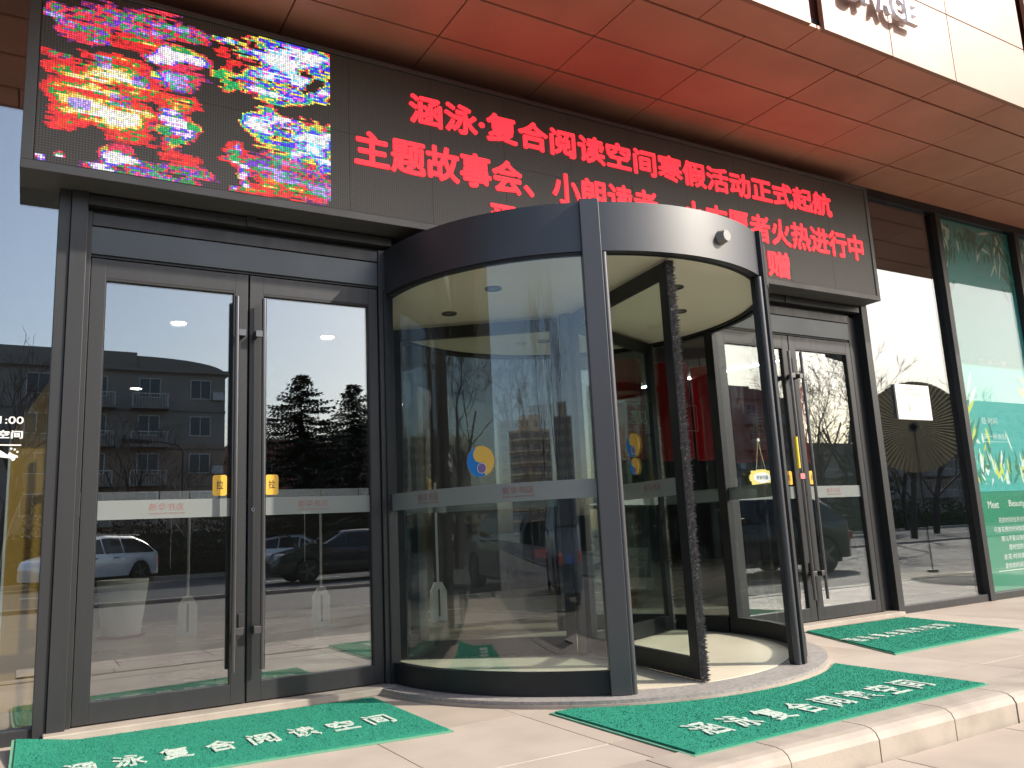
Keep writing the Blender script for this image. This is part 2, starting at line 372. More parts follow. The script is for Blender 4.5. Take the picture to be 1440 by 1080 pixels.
# ================================================================== DOORS
ZB, ZLB, ZLT = 0.045, 0.052, 2.775
def ybox(x0, x1, z0, z1, y0, y1): return MB().box(x0, x1, y0, y1, z0, z1)
def door_set(nm_label, XL, XR, xm, strip_dir):
    T = thing('double_glass_door', ((XL+XR)/2, 0, 0), nm_label, 'door')
    ox = (XL+XR)/2
    def P(mb, name, m, par=T, **k):
        mb.v = [(x-ox, y, z) for x, y, z in mb.v]; return mb.obj(name, m, par, **k)
    lo = XL-0.12 if XL < 3 else XL-0.06; ro = XR+0.10 if XL < 3 else XR+0.255
    # side posts
    if XL < 3:
        P(MB().box(XL-0.12, XL-0.03, -0.085, 0.08, 0.0, 3.175), 'frame_post', m_frame, bevel=0.003)
        P(MB().box(XL-0.03, XL-0.002, -0.04, 0.08, 0.0, 3.07), 'frame_post', m_frame, bevel=0.002)
        P(MB().box(XR+0.002, XR+0.10, -0.05, 0.08, 0.0, 3.07), 'frame_post', m_frame, bevel=0.003)
    else:
        P(MB().box(XL-0.06, XL-0.002, -0.05, 0.08, 0.045, 3.07), 'frame_post', m_frame, bevel=0.003)
        P(MB().box(XR+0.002, XR+0.04, -0.03, 0.08, 0.045, 3.07), 'frame_post', m_frame_dk, bevel=0.002)
        P(MB().box(XR+0.04, XR+0.19, 0.0, 0.08, 0.0, 3.175), 'frame_post', m_frame_dk)
        P(MB().box(XR+0.19, XR+0.265, -0.085, 0.08, -0.02, 3.175), 'frame_post', m_frame, bevel=0.003)
    # transom: panel, rails, upper open grille
    a, b = XL-0.002, XR+0.002
    P(MB().box(a, b, -0.02, 0.05, 2.785, 2.80), 'transom_rail', m_frame_dk)
    P(MB().box(a, b, -0.034, 0.05, 2.80, 2.975), 'transom_panel', m_panel, bevel=0.002)
    P(MB().box(a, b, -0.042, 0.05, 2.980, 3.06), 'transom_rail', m_frame, bevel=0.003)
    P(MB().box(lo+0.09, ro-0.10 if XL > 3 else ro, 0.0, 0.05, 3.06, 3.10), 'header_gap', m_frame_dk)
    P(MB().box(lo+0.09, ro-0.09 if XL > 3 else ro, -0.075, 0.05, 3.10, 3.165), 'header_rail', m_frame, bevel=0.003)
    P(MB().box(xm-0.03, xm+0.03, -0.085, -0.07, 3.10, 3.17), 'bracket', m_frame)
    # leaves
    for i, (x0, x1) in enumerate(((XL, xm-0.003), (xm+0.003, XR))):
        fm = MB()
        wl_, wr_ = (0.085, 0.088) if i == 0 else (0.088, 0.07)
        fm.box(x0+.003, x0+wl_, -0.03, 0.03, ZLB, ZLT); fm.box(x1-wr_, x1-.003, -0.03, 0.03, ZLB, ZLT)
        fm.box(x0+wl_, x1-wr_, -0.0295, 0.0295, ZLB, 0.168); fm.box(x0+wl_, x1-wr_, -0.0295, 0.0295, 2.655, ZLT-.001)
        L = P(fm, 'door_leaf', m_frame, bevel=0.002)
        P(MB().box(x0+wl_, x1-wr_, -0.006, 0.006, 0.168, 2.655), 'glass_pane', g_door, L)
        gk = MB()
        gk.box(x0+wl_, x0+wl_+0.006, -0.0285, -0.006, 0.168, 2.655); gk.box(x1-wr_-0.006, x1-wr_, -0.0285, -0.006, 0.168, 2.655)
        gk.box(x0+wl_+.006, x1-wr_-.006, -0.0285, -0.006, 2.640, 2.655)
        P(gk, 'glazing_gasket', m_rubber, L)
        P(MB().box(x0+wl_+0.001, x1-wr_-0.001, -0.0070, -0.0062, 1.182, 1.295), 'frosted_strip', m_frost, L)
        for dy, zt in ((-0.0072, 0),):
            c0 = (x0+x1)/2 + (-0.0 if i == 0 else -0.02)
            text_on('strip_lettering', '新华书店', m_red_ink, L, (c0-0.105-ox, -0.0072, 1.228), EX, EZ, 0.20, 0.045, 0.0005, 0.0, 0.15)
            text_on('strip_lettering', 'XINHUA BOOKSTORE', m_red_ink, L, (c0-0.105-ox, -0.0072, 1.207), EX, EZ, 0.21, 0.010, 0.0005)
        # pull handles outside and inside
        hx = (xm-0.088) if i == 0 else (xm+0.085)
        h = MB().cyl((hx, -0.095, 0.245), (hx, -0.095, 2.60), 0.0155, n=20)
        H = P(h, 'pull_handle', m_steel, L, smooth=True)
        mt = MB()
        sgn = 1 if i == 0 else -1
        for z in (2.36, 0.48):
            mt.box(min(hx, hx+sgn*0.055), max(hx, hx+sgn*0.055), -0.105, -0.085, z-0.022, z+0.022)
            mt.box(min(hx+sgn*0.035, hx+sgn*0.055), max(hx+sgn*0.035, hx+sgn*0.055), -0.085, -0.031, z-0.022, z+0.022)
        P(mt, 'handle_mount', m_steel, L, bevel=0.002)
        P(MB().cyl((hx, 0.085, 0.245), (hx, 0.085, 2.56), 0.0155, n=16), 'inside_handle', m_frame_dk, L, smooth=True)
        # yellow pull sticker
        sx0, sx1 = (1.014, 1.10) if i == 0 else (1.34, 1.425)
        sx0 += xm-1.222; sx1 += xm-1.222
        pts = [(sx0+0.01, 1.312), (sx1-0.01, 1.312), (sx1, 1.322), (sx1, 1.432), (sx1-0.01, 1.442), (sx0+0.01, 1.442), (sx0, 1.432), (sx0, 1.322)]
        P(MB().prism_xz(pts, -0.0085, -0.0068), 'pull_sticker', m_yellow, L)
        text_on('sticker_lettering', '拉', m_black, L, (sx0+0.022-ox, -0.0087, 1.352), EX, EZ, 0.042, 0.055, 0.0008, 0.01)
        text_on('sticker_lettering', 'PULL', m_orange, L, (sx0+0.024-ox, -0.0087, 1.328), EX, EZ, 0.036, 0.014, 0.0008)
    P(MB().cyl((xm+0.035, -0.036, 1.218), (xm+0.035, -0.030, 1.218), 0.013, n=20), 'door_lock', mat('lock_chrome', (0.75, 0.75, 0.75), 0.2, 1.0), smooth=True)
    P(MB().cyl((xm+0.035, -0.0375, 1.218), (xm+0.035, -0.0362, 1.218), 0.005, n=12), 'keyhole', m_black)
    P(MB().box(xm-0.05, xm-0.018, -0.042, -0.03, 0.50, 0.58), 'latch_plate', m_frame, bevel=0.002)
    return T
D1 = door_set('left pair of tall grey framed glass doors with long bar handles', 0.276, 2.13, 1.222, 1)
D2 = door_set('pair of tall glass doors to the right of the round entrance, beyond its right post', 5.462, 7.354, 6.42, 1)
# stone threshold under the doors
part(MB().box(0.14, 2.16, -0.17, 0.05, 0.0, 0.044), 'threshold_stone', m_kerb, bevel=0.006)
part(MB().box(5.42, 7.52, -0.17, 0.05, 0.0, 0.044), 'threshold_stone', m_kerb, bevel=0.006)

# ================================================================== REVOLVING DOOR
R = 1.60; ZC = 2.735; ZT = 3.065
rv = thing('revolving_door', (CX, 0, 0), 'round revolving door with curved glass walls and a dark metal drum top', 'revolving door')
def RV(mb, name, m, par=rv, **k):
    mb.v = [(x-CX, y, z) for x, y, z in mb.v]; return mb.obj(name, m, par, **k)
RV(MB().arc(CX, 0, 0.0001, RR, 0, 360, -0.02, 0.040, 96), 'granite_base', m_ring, bevel=0.0)
RV(MB().arc(CX, 0, RR-0.02, RR+0.006, 180, 360, -0.02, 0.020, 72), 'base_edge', m_kerb)
RV(MB().arc(CX, 0, 0.0001, 1.50, 0, 360, 0.040, 0.044, 96), 'drum_floor', m_drumfloor)
RV(MB().arc(CX, 0, 0.0001, 1.585, 0, 360, ZC+0.012, ZC+0.05, 96), 'drum_ceiling', m_cream)
RV(MB().arc(CX, 0, 1.56, R+0.02, 0, 360, ZC, ZT, 128), 'canopy_band', m_drum, smooth=True)
RV(MB().arc(CX, 0, 0.0001, 1.56, 0, 360, ZT-0.03, ZT-0.005, 64), 'canopy_lid', m_frame_dk)
RV(MB().arc(CX, 0, 1.535, 1.56, 0, 360, ZC-0.004, ZC+0.03, 96), 'ceiling_trim', m_rubber)
A1, A2 = 239.5, 297.5
def arcs(a0, a1):
    RV(MB().arc(CX, 0, 1.565, 1.615, a0, a1, 0.042, 0.175, 40), 'base_rail', m_frame_dk, smooth=True)
    G = RV(MB().arc(CX, 0, 1.590, 1.602, a0, a1, 0.175, ZC, 64), 'curved_glass', g_drum, smooth=True)
    RV(MB().arc(CX, 0, 1.6035, 1.6045, a0, a1, 1.182, 1.295, 40), 'frosted_strip', m_frost, G, smooth=True)
    RV(MB().arc(CX, 0, 1.57, 1.61, a0, a1, ZC-0.02, ZC-0.001, 40), 'glass_channel', m_rubber, G)
    for f in (0.28, 0.7) if a0 > 170 else ():
        am = a0+(a1-a0)*f
        for s, z, h, w in (('新华书店', 1.228, 0.045, 0.20), ('XINHUA BOOKSTORE', 1.207, 0.010, 0.21)):
            v, ff = text_raw(s, 0.0)
            x0 = min(p[0] for p in v); x1 = max(p[0] for p in v); y0 = min(p[1] for p in v); y1 = max(p[1] for p in v)
            mb = MB()
            for p in v:
                a = math.radians(am) + ((p[0]-x0)/(x1-x0)-0.5)*w/1.605; rr_ = 1.6052+0.0004*(p[2] > 0)
                mb.v.append((CX+rr_*math.cos(a), rr_*math.sin(a), z+(p[1]-y0)/(y1-y0)*h))
            mb.f = [list(q) for q in ff]; RV(mb, 'strip_lettering', m_red_ink, G)
arcs(181.5, A1); arcs(A2, 358.5); arcs(60, 118) if False else None
arcs(62, 118) if False else None
arcs(2, 60); arcs(120, 178)
def post(a, side, zt, rad=1.645, w=0.062, m=m_drum):
    a_ = math.radians(a); er = Vector((math.cos(a_), math.sin(a_), 0)); et = Vector((-math.sin(a_), math.cos(a_), 0))
    c = Vector((CX, 0, 0)) + er*(rad-0.045)
    o = MB(); o.obox(c + Vector((0, 0, (0.042+zt)/2)), er, et, Vector((0, 0, 1)), 0.052, w, (zt-0.042)/2)
    P_ = RV(o, 'drum_post', m, bevel=0.004)
    t = c + et*side*(w+0.012) + er*0.01
    RV(MB().cyl((t.x, t.y, 0.042), (t.x, t.y, ZC-0.012), 0.024, n=20), 'finger_guard', m_drum, P_, smooth=True)
    return P_
post(A1+2.2, 1, ZT+0.012); post(A2-0.6, -1, ZT+0.012, w=0.034, m=m_frame_dk)
post(61, 1, ZC); post(119, -1, ZC)
for a in (180.5, 359.5):
    a_ = math.radians(a); RV(MB().obox((CX+1.6*math.cos(a_), 1.6*math.sin(a_)-0.0, 1.4), Vector((1, 0, 0)), Vector((0, 1, 0)), Vector((0, 0, 1)), 0.035, 0.05, 1.36), 'drum_post', m_frame_dk, bevel=0.003)
# downlights in the drum ceiling
for x, y in ((2.86, -0.45), (2.86, 0.28), (3.38, 0.85), (4.12, 0.85), (4.13, -0.98), (4.64, -0.45)):
    q = RV(MB().arc(x, y, 0.035, 0.062, 0, 360, ZC+0.002, ZC+0.012, 24), 'downlight', m_steel)
    RV(MB().arc(x, y, 0.0001, 0.035, 0, 360, ZC+0.006, ZC+0.0115, 20), 'lens', m_frost, q)
# centre column and three wings
RV(MB().cyl((CX, 0, 0.044), (CX, 0, ZC+0.012), 0.065, n=24), 'centre_column', m_drum, smooth=True)
def wing(ang):
    W = bpy.data.objects.new('door_wing', None)
    mb = MB(); z0, z1 = 0.055, ZC-0.01; r0, r1 = 0.07, 1.49
    mb.box(r0, r0+0.075, -0.024, 0.024, z0, z1); mb.box(r1-0.085, r1, -0.024, 0.024, z0, z1)
    mb.box(r0+0.075, r1-0.085, -0.0235, 0.0235, z0, z0+0.125); mb.box(r0+0.075, r1-0.085, -0.0235, 0.0235, z1-0.10, z1)
    w = mb.obj('door_wing', m_frame_dk, rv, bevel=0.002); w.rotation_euler = (0, 0, math.radians(ang))
    MB().box(r0+0.075, r1-0.085, -0.005, 0.005, z0+0.125, z1-0.10).obj('glass_pane', g_wing, w)
    MB().box(r0+0.08, r1-0.09, -0.0068, -0.0058, 1.182, 1.295).obj('frosted_strip', m_frost, w)
    text_on('strip_lettering', '新华书店', m_red_ink, w, (1.00, -0.0070, 1.228), EX, EZ, 0.2, 0.045, 0.0005, 0, 0.15)
    b = MB(); rnd = random.Random(int(ang)+400)
    b.box(r1, r1+0.018, -0.018, 0.018, z0-0.005, z1)
    for i in range(7000):
        z = rnd.uniform(z0-0.008, z1); y = rnd.uniform(-0.022, 0.022); L = rnd.uniform(0.008, 0.034)
        dz = rnd.uniform(-0.010, 0.008); dy = rnd.uniform(-0.02, 0.02)
        b.poly([(r1+0.008, y-0.002, z-0.004), (r1+0.008, y+0.002, z+0.004), (r1+0.012+L, y+dy, z+dz)])
        b.poly([(r1+0.008, y, z+0.004), (r1+0.008, y, z-0.004), (r1+0.010+L*0.9, y+dy+0.004, z+dz)])
    b.obj('brush_seal', m_brush, w, kind='stuff')
    bb = MB()
    for i in range(300):
        x = rnd.uniform(r0, r1); bb.poly([(x-0.004, 0.006, z0), (x+0.004, -0.006, z0), (x+rnd.uniform(-.006, .006), rnd.uniform(-.01, .01), z0-0.012)])
    bb.obj('bottom_brush', m_brush, w, kind='stuff')
    return w
for a in (-97, 23, 143): wing(a)
for nm in [o for o in bpy.data.objects if o.name.startswith('door_wing') and o.type == 'EMPTY']: bpy.data.objects.remove(nm)
# motion sensor on the canopy band
a_ = math.radians(277); er = Vector((math.cos(a_), math.sin(a_), 0)); p = Vector((CX, 0, 2.90)) + er*1.615
sensor = RV(MB().cyl(p, p+er*0.06, 0.052, 0.038, n=28), 'motion_sensor', mat('sensor_plastic', (0.28, 0.27, 0.25), 0.4), smooth=True)
# round blue and yellow stickers
def round_sticker(name, par, c, ux, n, r):
    ux = Vector(ux).normalized(); n = Vector(n).normalized(); uz = Vector((0, 0, 1)); c = Vector(c)
    def disc(cx_, cz_, rad, off, th=0.0006, a0=0, a1=360, m=m_orange, nm='sticker_print', pr=par):
        mb = MB(); N = 28
        for o_ in (off, off+th):
            for i in range(N):
                a = math.radians(a0+(a1-a0)*i/(N-1 if a1-a0 < 360 else N))
                mb.v.append(tuple(c + ux*(cx_+rad*math.cos(a)) + uz*(cz_+rad*math.sin(a)) + n*o_))
        mb.f.append(list(range(N, 2*N))); mb.f.append(list(range(N))[::-1])
        for i in range(N): j = (i+1) % N; mb.f.append([i, j, N+j, N+i])
        return mb.obj(nm, m, pr)
    S = disc(0, 0, r, 0.001, m=m_orange, nm=name)
    disc(0, 0, r*0.985, 0.0018, a0=110, a1=290, m=m_blue, pr=S)
    disc(-r*0.18, -r*0.48, r*0.50, 0.0026, m=m_blue, pr=S)
    disc(r*0.02, r*0.44, r*0.52, 0.0034, m=m_orange, pr=S)
    disc(r*0.10, -r*0.45, r*0.34, 0.0042, m=m_white, pr=S)
    disc(r*0.10, -r*0.45, r*0.30, 0.0048, m=m_purple, pr=S)
    return S
def drum_sticker(ang, z, r=0.098, rad=1.606, ux_s=1):
    a = math.radians(ang); er = Vector((math.cos(a), math.sin(a), 0)); et = Vector((-math.sin(a), math.cos(a), 0))
    return round_sticker('round_sticker', rv, Vector((rad*math.cos(a), rad*math.sin(a), z)), et, er, r)
STK = drum_sticker(213.5, 1.445)
wing0 = [o for o in rv.children if o.name.startswith('door_wing')][0]
round_sticker('round_sticker', wing0, (0.90, -0.0065, 1.56), (1, 0, 0), (0, -1, 0), 0.085)
round_sticker('round_sticker', wing0, (0.90, -0.0062, 1.41), (1, 0, 0), (0, -1, 0), 0.06)

# ================================================================== LED SIGN
led = thing('led_sign', (3.73, -0.3, 3.18), 'long grey framed LED display with red Chinese lettering above the doors', 'sign')
def LD(mb, name, m, par=led, **k):
    mb.v = [(x-3.73, y+0.3, z-3.18) for x, y, z in mb.v]; return mb.obj(name, m, par, **k)
X0, X1, Z0, Z1 = -0.12, 7.585, 3.178, 4.43
f = MB()
f.box(X0, X1, -0.30, 0.028, Z0, Z0+0.055); f.box(X0, X1, -0.30, 0.028, Z1-0.035, Z1)
f.box(X0, X0+0.062, -0.2995, 0.028, Z0+0.055, Z1-0.035); f.box(X1-0.05, X1, -0.2995, 0.028, Z0+0.055, Z1-0.035)
LD(f, 'sign_frame', m_ledframe, bevel=0.003)
LD(MB().box(X0+0.02, X1-0.02, -0.24, 0.02, Z0+0.02, Z1-0.02), 'sign_housing', m_frame_dk)
LD(MB().box(7.60, 7.64, -0.06, 0.02, 3.18, 3.235), 'sign_bracket', m_frame_dk)
# led face material : grid of small dark lamps
def led_face():
    m = bpy.data.materials.new('led_face'); m.use_nodes = True; nt = m.node_tree; b = nt.nodes['Principled BSDF']
    tc = nt.nodes.new('ShaderNodeTexCoord'); sp = nt.nodes.new('ShaderNodeSeparateXYZ'); nt.links.new(tc.outputs['Object'], sp.inputs[0])
    outs = []
    for ax in ('X', 'Z'):
        a = nt.nodes.new('ShaderNodeMath'); a.operation = 'MULTIPLY'; a.inputs[1].default_value = 2*PI/0.016
        s = nt.nodes.new('ShaderNodeMath'); s.operation = 'SINE'
        nt.links.new(sp.outputs[ax], a.inputs[0]); nt.links.new(a.outputs[0], s.inputs[0]); outs.append(s)
    mu = nt.nodes.new('ShaderNodeMath'); mu.operation = 'ADD'; nt.links.new(outs[0].outputs[0], mu.inputs[0]); nt.links.new(outs[1].outputs[0], mu.inputs[1])
    r = nt.nodes.new('ShaderNodeMapRange'); r.inputs[1].default_value = -2; r.inputs[2].default_value = 2; nt.links.new(mu.outputs[0], r.inputs[0])
    cr = nt.nodes.new('ShaderNodeValToRGB'); cr.color_ramp.elements[0].color = (0.046, 0.043, 0.037, 1); cr.color_ramp.elements[1].color = (0.135, 0.127, 0.112, 1)
    nt.links.new(r.outputs[0], cr.inputs[0]); nt.links.new(cr.outputs[0], b.inputs['Base Color']); b.inputs['Roughness'].default_value = 0.5
    return m
m_led = led_face()
sx0, sx1, sz0, sz1 = X0+0.065, X1-0.052, Z0+0.058, Z1-0.04
NC = 12
for i in range(NC):
    for j in range(2):
        a = sx0+(sx1-sx0)*i/NC; b = sx0+(sx1-sx0)*(i+1)/NC; zc0 = sz0+(sz1-sz0)*j/2; zc1 = sz0+(sz1-sz0)*(j+1)/2
        LD(MB().box(a+0.001, b-0.001, -0.290, -0.25, zc0+0.001, zc1-0.001), 'screen_panel', m_led)
# red lettering
def led_red():
    m = bpy.data.materials.new('led_red_lit'); m.use_nodes = True; nt = m.node_tree; b = nt.nodes['Principled BSDF']
    b.inputs['Base Color'].default_value = (0.15, 0.02, 0.02, 1); b.inputs['Emission Color'].default_value = (1.0, 0.022, 0.035, 1)
    tc = nt.nodes.new('ShaderNodeTexCoord'); sp = nt.nodes.new('ShaderNodeSeparateXYZ'); nt.links.new(tc.outputs['Object'], sp.inputs[0])
    outs = []
    for ax in ('X', 'Z'):
        a = nt.nodes.new('ShaderNodeMath'); a.operation = 'MULTIPLY'; a.inputs[1].default_value = 2*PI/0.016
        s = nt.nodes.new('ShaderNodeMath'); s.operation = 'SINE'
        nt.links.new(sp.outputs[ax], a.inputs[0]); nt.links.new(a.outputs[0], s.inputs[0]); outs.append(s)
    mu = nt.nodes.new('ShaderNodeMath'); mu.operation = 'ADD'; nt.links.new(outs[0].outputs[0], mu.inputs[0]); nt.links.new(outs[1].outputs[0], mu.inputs[1])
    r = nt.nodes.new('ShaderNodeMapRange'); r.inputs[1].default_value = -2; r.inputs[2].default_value = 2; r.inputs[3].default_value = 0.5; r.inputs[4].default_value = 2.1
    nt.links.new(mu.outputs[0], r.inputs[0]); nt.links.new(r.outputs[0], b.inputs['Emission Strength'])
    return m
m_red = led_red()
YL = 0.008
def ltext(s, x0, x1, z0, z1, e=0.0095):
    v, f = text_raw(s, 0.0); a0 = min(p[0] for p in v); a1 = max(p[0] for p in v); b0 = min(p[1] for p in v); b1 = max(p[1] for p in v)
    mb = MB()
    for k, (dx, dz) in enumerate(((0, 0), (e, 0), (-e, 0), (0, e), (0, -e), (e*.7, e*.7), (-e*.7, -e*.7), (e*.7, -e*.7), (-e*.7, e*.7))):
        n0 = len(mb.v)
        for p in v: mb.v.append((x0-3.73+dx+(p[0]-a0)/(a1-a0)*(x1-x0), YL-0.0004*k-0.002*(p[2] > 0), z0-3.18+dz+(p[1]-b0)/(b1-b0)*(z1-z0)))
        mb.f += [[q+n0 for q in ff] for ff in f]
    mb.obj('lettering', m_red, led)
ltext('涵泳·复合阅读空间寒假活动正式起航', 2.31, 6.97, 4.005, 4.235)
ltext('主题故事会、小朗读者、小志愿者火热进行中', 1.885, 7.40, 3.59, 3.85)
ltext('买书有礼', 2.95, 3.95, 3.275, 3.49); ltext('相赠', 5.62, 6.24, 3.265, 3.51)

# glitched colour picture on the left of the display: one small lamp cell per face
def led_picture():
    B = [(0.278, 3.812, 0.284, 0.093, 1.0, 0), (0.285, 3.611, 0.262, 0.092, 1.0, 0), (0.261, 3.918, 0.25, 0.078, 0.62, 0), (0.093, 3.688, 0.112, 0.21, 0.5, 0), (0.432, 3.505, 0.119, 0.054, 0.45, 0), (0.689, 4.073, 0.165, 0.079, 1.0, 1), (0.692, 3.934, 0.142, 0.065, 0.6, 2), (0.689, 3.778, 0.141, 0.056, 0.7, 0), (0.7, 3.611, 0.112, 0.104, 0.95, 1), (0.69, 3.418, 0.118, 0.071, 0.5, 0), (0.007, 3.287, 0.026, 0.041, 0.8, 1), (0.347, 3.318, 0.09, 0.106, 0.85, 1), (0.68, 3.29, 0.181, 0.078, 0.45, 2), (0.465, 3.264, 0.214, 0.061, 0.3, 2), (0.996, 4.004, 0.063, 0.076, 0.62, 3), (0.986, 4.163, 0.045, 0.068, 0.36, 0), (1.085, 3.399, 0.036, 0.163, 1.0, 1), (1.062, 3.493, 0.075, 0.098, 0.3, 0), (1.408, 4.278, 0.302, 0.107, 0.95, 4), (1.383, 4.112, 0.282, 0.105, 0.85, 4), (1.597, 4.077, 0.136, 0.071, 0.7, 4), (1.304, 3.987, 0.193, 0.069, 0.8, 4), (1.305, 3.746, 0.176, 0.119, 0.95, 4), (1.595, 3.706, 0.134, 0.122, 0.7, 4), (1.464, 3.626, 0.247, 0.103, 0.7, 4), (1.353, 3.434, 0.241, 0.117, 0.55, 2), (1.353, 3.3, 0.24, 0.075, 0.6, 0), (1.593, 3.377, 0.116, 0.136, 0.5, 2), (1.627, 3.556, 0.1, 0.087, 0.65, 4), (0.034, 4.184, 0.087, 0.093, 0.55, 2), (0.249, 4.249, 0.144, 0.095, 0.45, 2), (0.517, 4.264, 0.21, 0.098, 0.5, 2), (0.138, 4.104, 0.153, 0.07, 0.45, 2), (0.714, 4.255, 0.159, 0.058, 0.5, 2), (0.386, 4.112, 0.245, 0.048, 0.4, 0), (0.962, 4.293, 0.075, 0.026, 0.5, 4)]
    NB = [(1.555, 4.12, 0.064, 0.098), (1.384, 3.867, 0.105, 0.038), (1.604, 3.874, 0.064, 0.056)]
    from mathutils import noise
    warm = [(0.10, (0.5, 0.02, 0.02)), (0.22, (1, 0.02, 0.03)), (0.36, (1, 0.05, 0.02)), (0.46, (0.02, 0.35, 0.05)), (0.56, (1, 0.25, 0.02)), (0.72, (1, 0.75, 0.15)), (0.9, (1, 0.9, 0.45)), (9, (1, 0.95, 0.85))]
    white = [(0.10, (0.3, 0.02, 0.05)), (0.22, (0.9, 0.03, 0.10)), (0.30, (0.05, 0.35, 0.10)), (0.40, (0.10, 0.06, 0.9)), (0.52, (0.8, 0.45, 1)), (9, (1, 0.95, 1))]
    mixd = [(0.10, (0.15, 0.02, 0.15)), (0.20, (0.9, 0.04, 0.08)), (0.28, (0.05, 0.30, 0.08)), (0.36, (0.20, 0.05, 0.6)), (0.44, (0.9, 0.10, 0.30)), (0.55, (0.06, 0.4, 0.25)), (9, (0.5, 0.35, 0.95))]
    green = [(0.15, (0.9, 0.1, 0.05)), (0.3, (0.6, 0.5, 0.05)), (9, (0.02, 0.45, 0.12))]
    cool = [(0.10, (0.8, 0.04, 0.06)), (0.2, (0.9, 0.75, 0.1)), (0.3, (0.05, 0.5, 0.3)), (0.42, (0.06, 0.05, 0.9)), (0.5, (0.9, 0.15, 0.8)), (0.60, (0.2, 0.75, 1)), (9, (0.95, 0.97, 1))]
    pals = [warm, white, mixd, green, cool]
    x0, x1, z0, z1 = -0.05, 1.714, sz0+0.004, sz1-0.004
    cell = 0.013; nx = int((x1-x0)/cell); nz = int((z1-z0)/cell)
    V = []; Fc = []; C = []
    for i in range(nx):
        for j in range(nz):
            x = x0+(i+.5)*cell; z = z0+(j+.5)*cell
            wz = z + 0.035*noise.noise(Vector((x*3.5, z*5, 1))) ; wx = x + 0.05*noise.noise(Vector((x*5, z*9, 7)))
            band = int(z/0.052); hsh = math.sin(band*12.9898)*43758.5453; hsh -= math.floor(hsh); wx += (hsh-0.5)*0.11
            blk = math.sin(int(x/0.11)*78.233+int(z/0.075)*37.719)*43758.5453; blk -= math.floor(blk)
            best = 0; bp = 0
            for cx_, cz_, rx, rz, am, ty in B:
                d = math.hypot((wx-cx_)/rx, (wz-cz_)/rz)
                if d < 1.35:
                    s = am*max(0, min(1, (1.32-d)*1.25))
                    if s > best: best = s; bp = ty
            for cx_, cz_, rx, rz in NB:
                d = math.hypot((wx-cx_)/rx, (wz-cz_)/rz)
                if d < 1.2: best *= max(0.0, (d-0.7)*2)
            st = noise.fractal(Vector((x*4, z*26, 3)), 0.8, 2.0, 4); st2 = noise.noise(Vector((x*22, z*34, 9)))
            big = noise.noise(Vector((x*3.0, z*11, 21)))
            f = best*(0.78+0.75*st+0.35*st2+0.5*big) + (0.10*st+0.08*big if best > 0.02 else 0)
            if blk > 0.80: f *= 0.55
            elif blk < 0.10 and best > 0.2: bp = (bp+2) % 5
            if f < 0.05: continue
            for lim, c in pals[bp]:
                if f < lim: break
            k = random.uniform(0.5, 1.1); c = tuple(max(0, q*k*random.uniform(0.75, 1.15)) for q in c)
            n = len(V); h = cell*0.40
            V += [(x-h, 0, z-h), (x+h, 0, z-h), (x+h, 0, z+h), (x-h, 0, z+h)]; Fc.append((n, n+1, n+2, n+3)); C += [(*c, 1)]*4
    me = bpy.data.meshes.new('screen_picture'); me.from_pydata([(a-3.73, YL-0.0005, b-3.18) for a, _, b in V], [], Fc)
    ca = me.color_attributes.new('lamp', 'FLOAT_COLOR', 'CORNER'); ca.data.foreach_set('color', [q for c in C for q in c])
    m = bpy.data.materials.new('led_picture'); m.use_nodes = True; nt = m.node_tree; b = nt.nodes['Principled BSDF']
    at = nt.nodes.new('ShaderNodeAttribute'); at.attribute_name = 'lamp'
    nt.links.new(at.outputs['Color'], b.inputs['Emission Color']); b.inputs['Emission Strength'].default_value = 1.1
    b.inputs['Base Color'].default_value = (0.05, 0.05, 0.05, 1)
    me.materials.append(m); o = bpy.data.objects.new('screen_picture', me); col.objects.link(o); o.parent = led; o['kind'] = 'stuff'
led_picture()

# ================================================================== CANOPY LETTERS
sg = thing('canopy_lettering', (5.9, -1.89, 4.7), 'raised white capital letters spelling SPACE on the sunlit terracotta fascia', 'sign')
lm = mat('letter_white', (0.82, 0.83, 0.90), 0.4)
def CL(s, x0, x1, z0, z1):
    n = len(s); w = (x1-x0)/n
    for i, ch in enumerate(s):
        if ch == ' ': continue
        text_on('letter', ch, lm, sg, (x0+i*w+w*0.08-5.9, -0.035, z0-4.7), EX, EZ, w*0.82, z1-z0, 0.04, 0.02)
CL('SPACE', 5.24, 6.12, 4.90, 5.10); CL('READING', 4.98, 6.1, 5.31, 5.51)

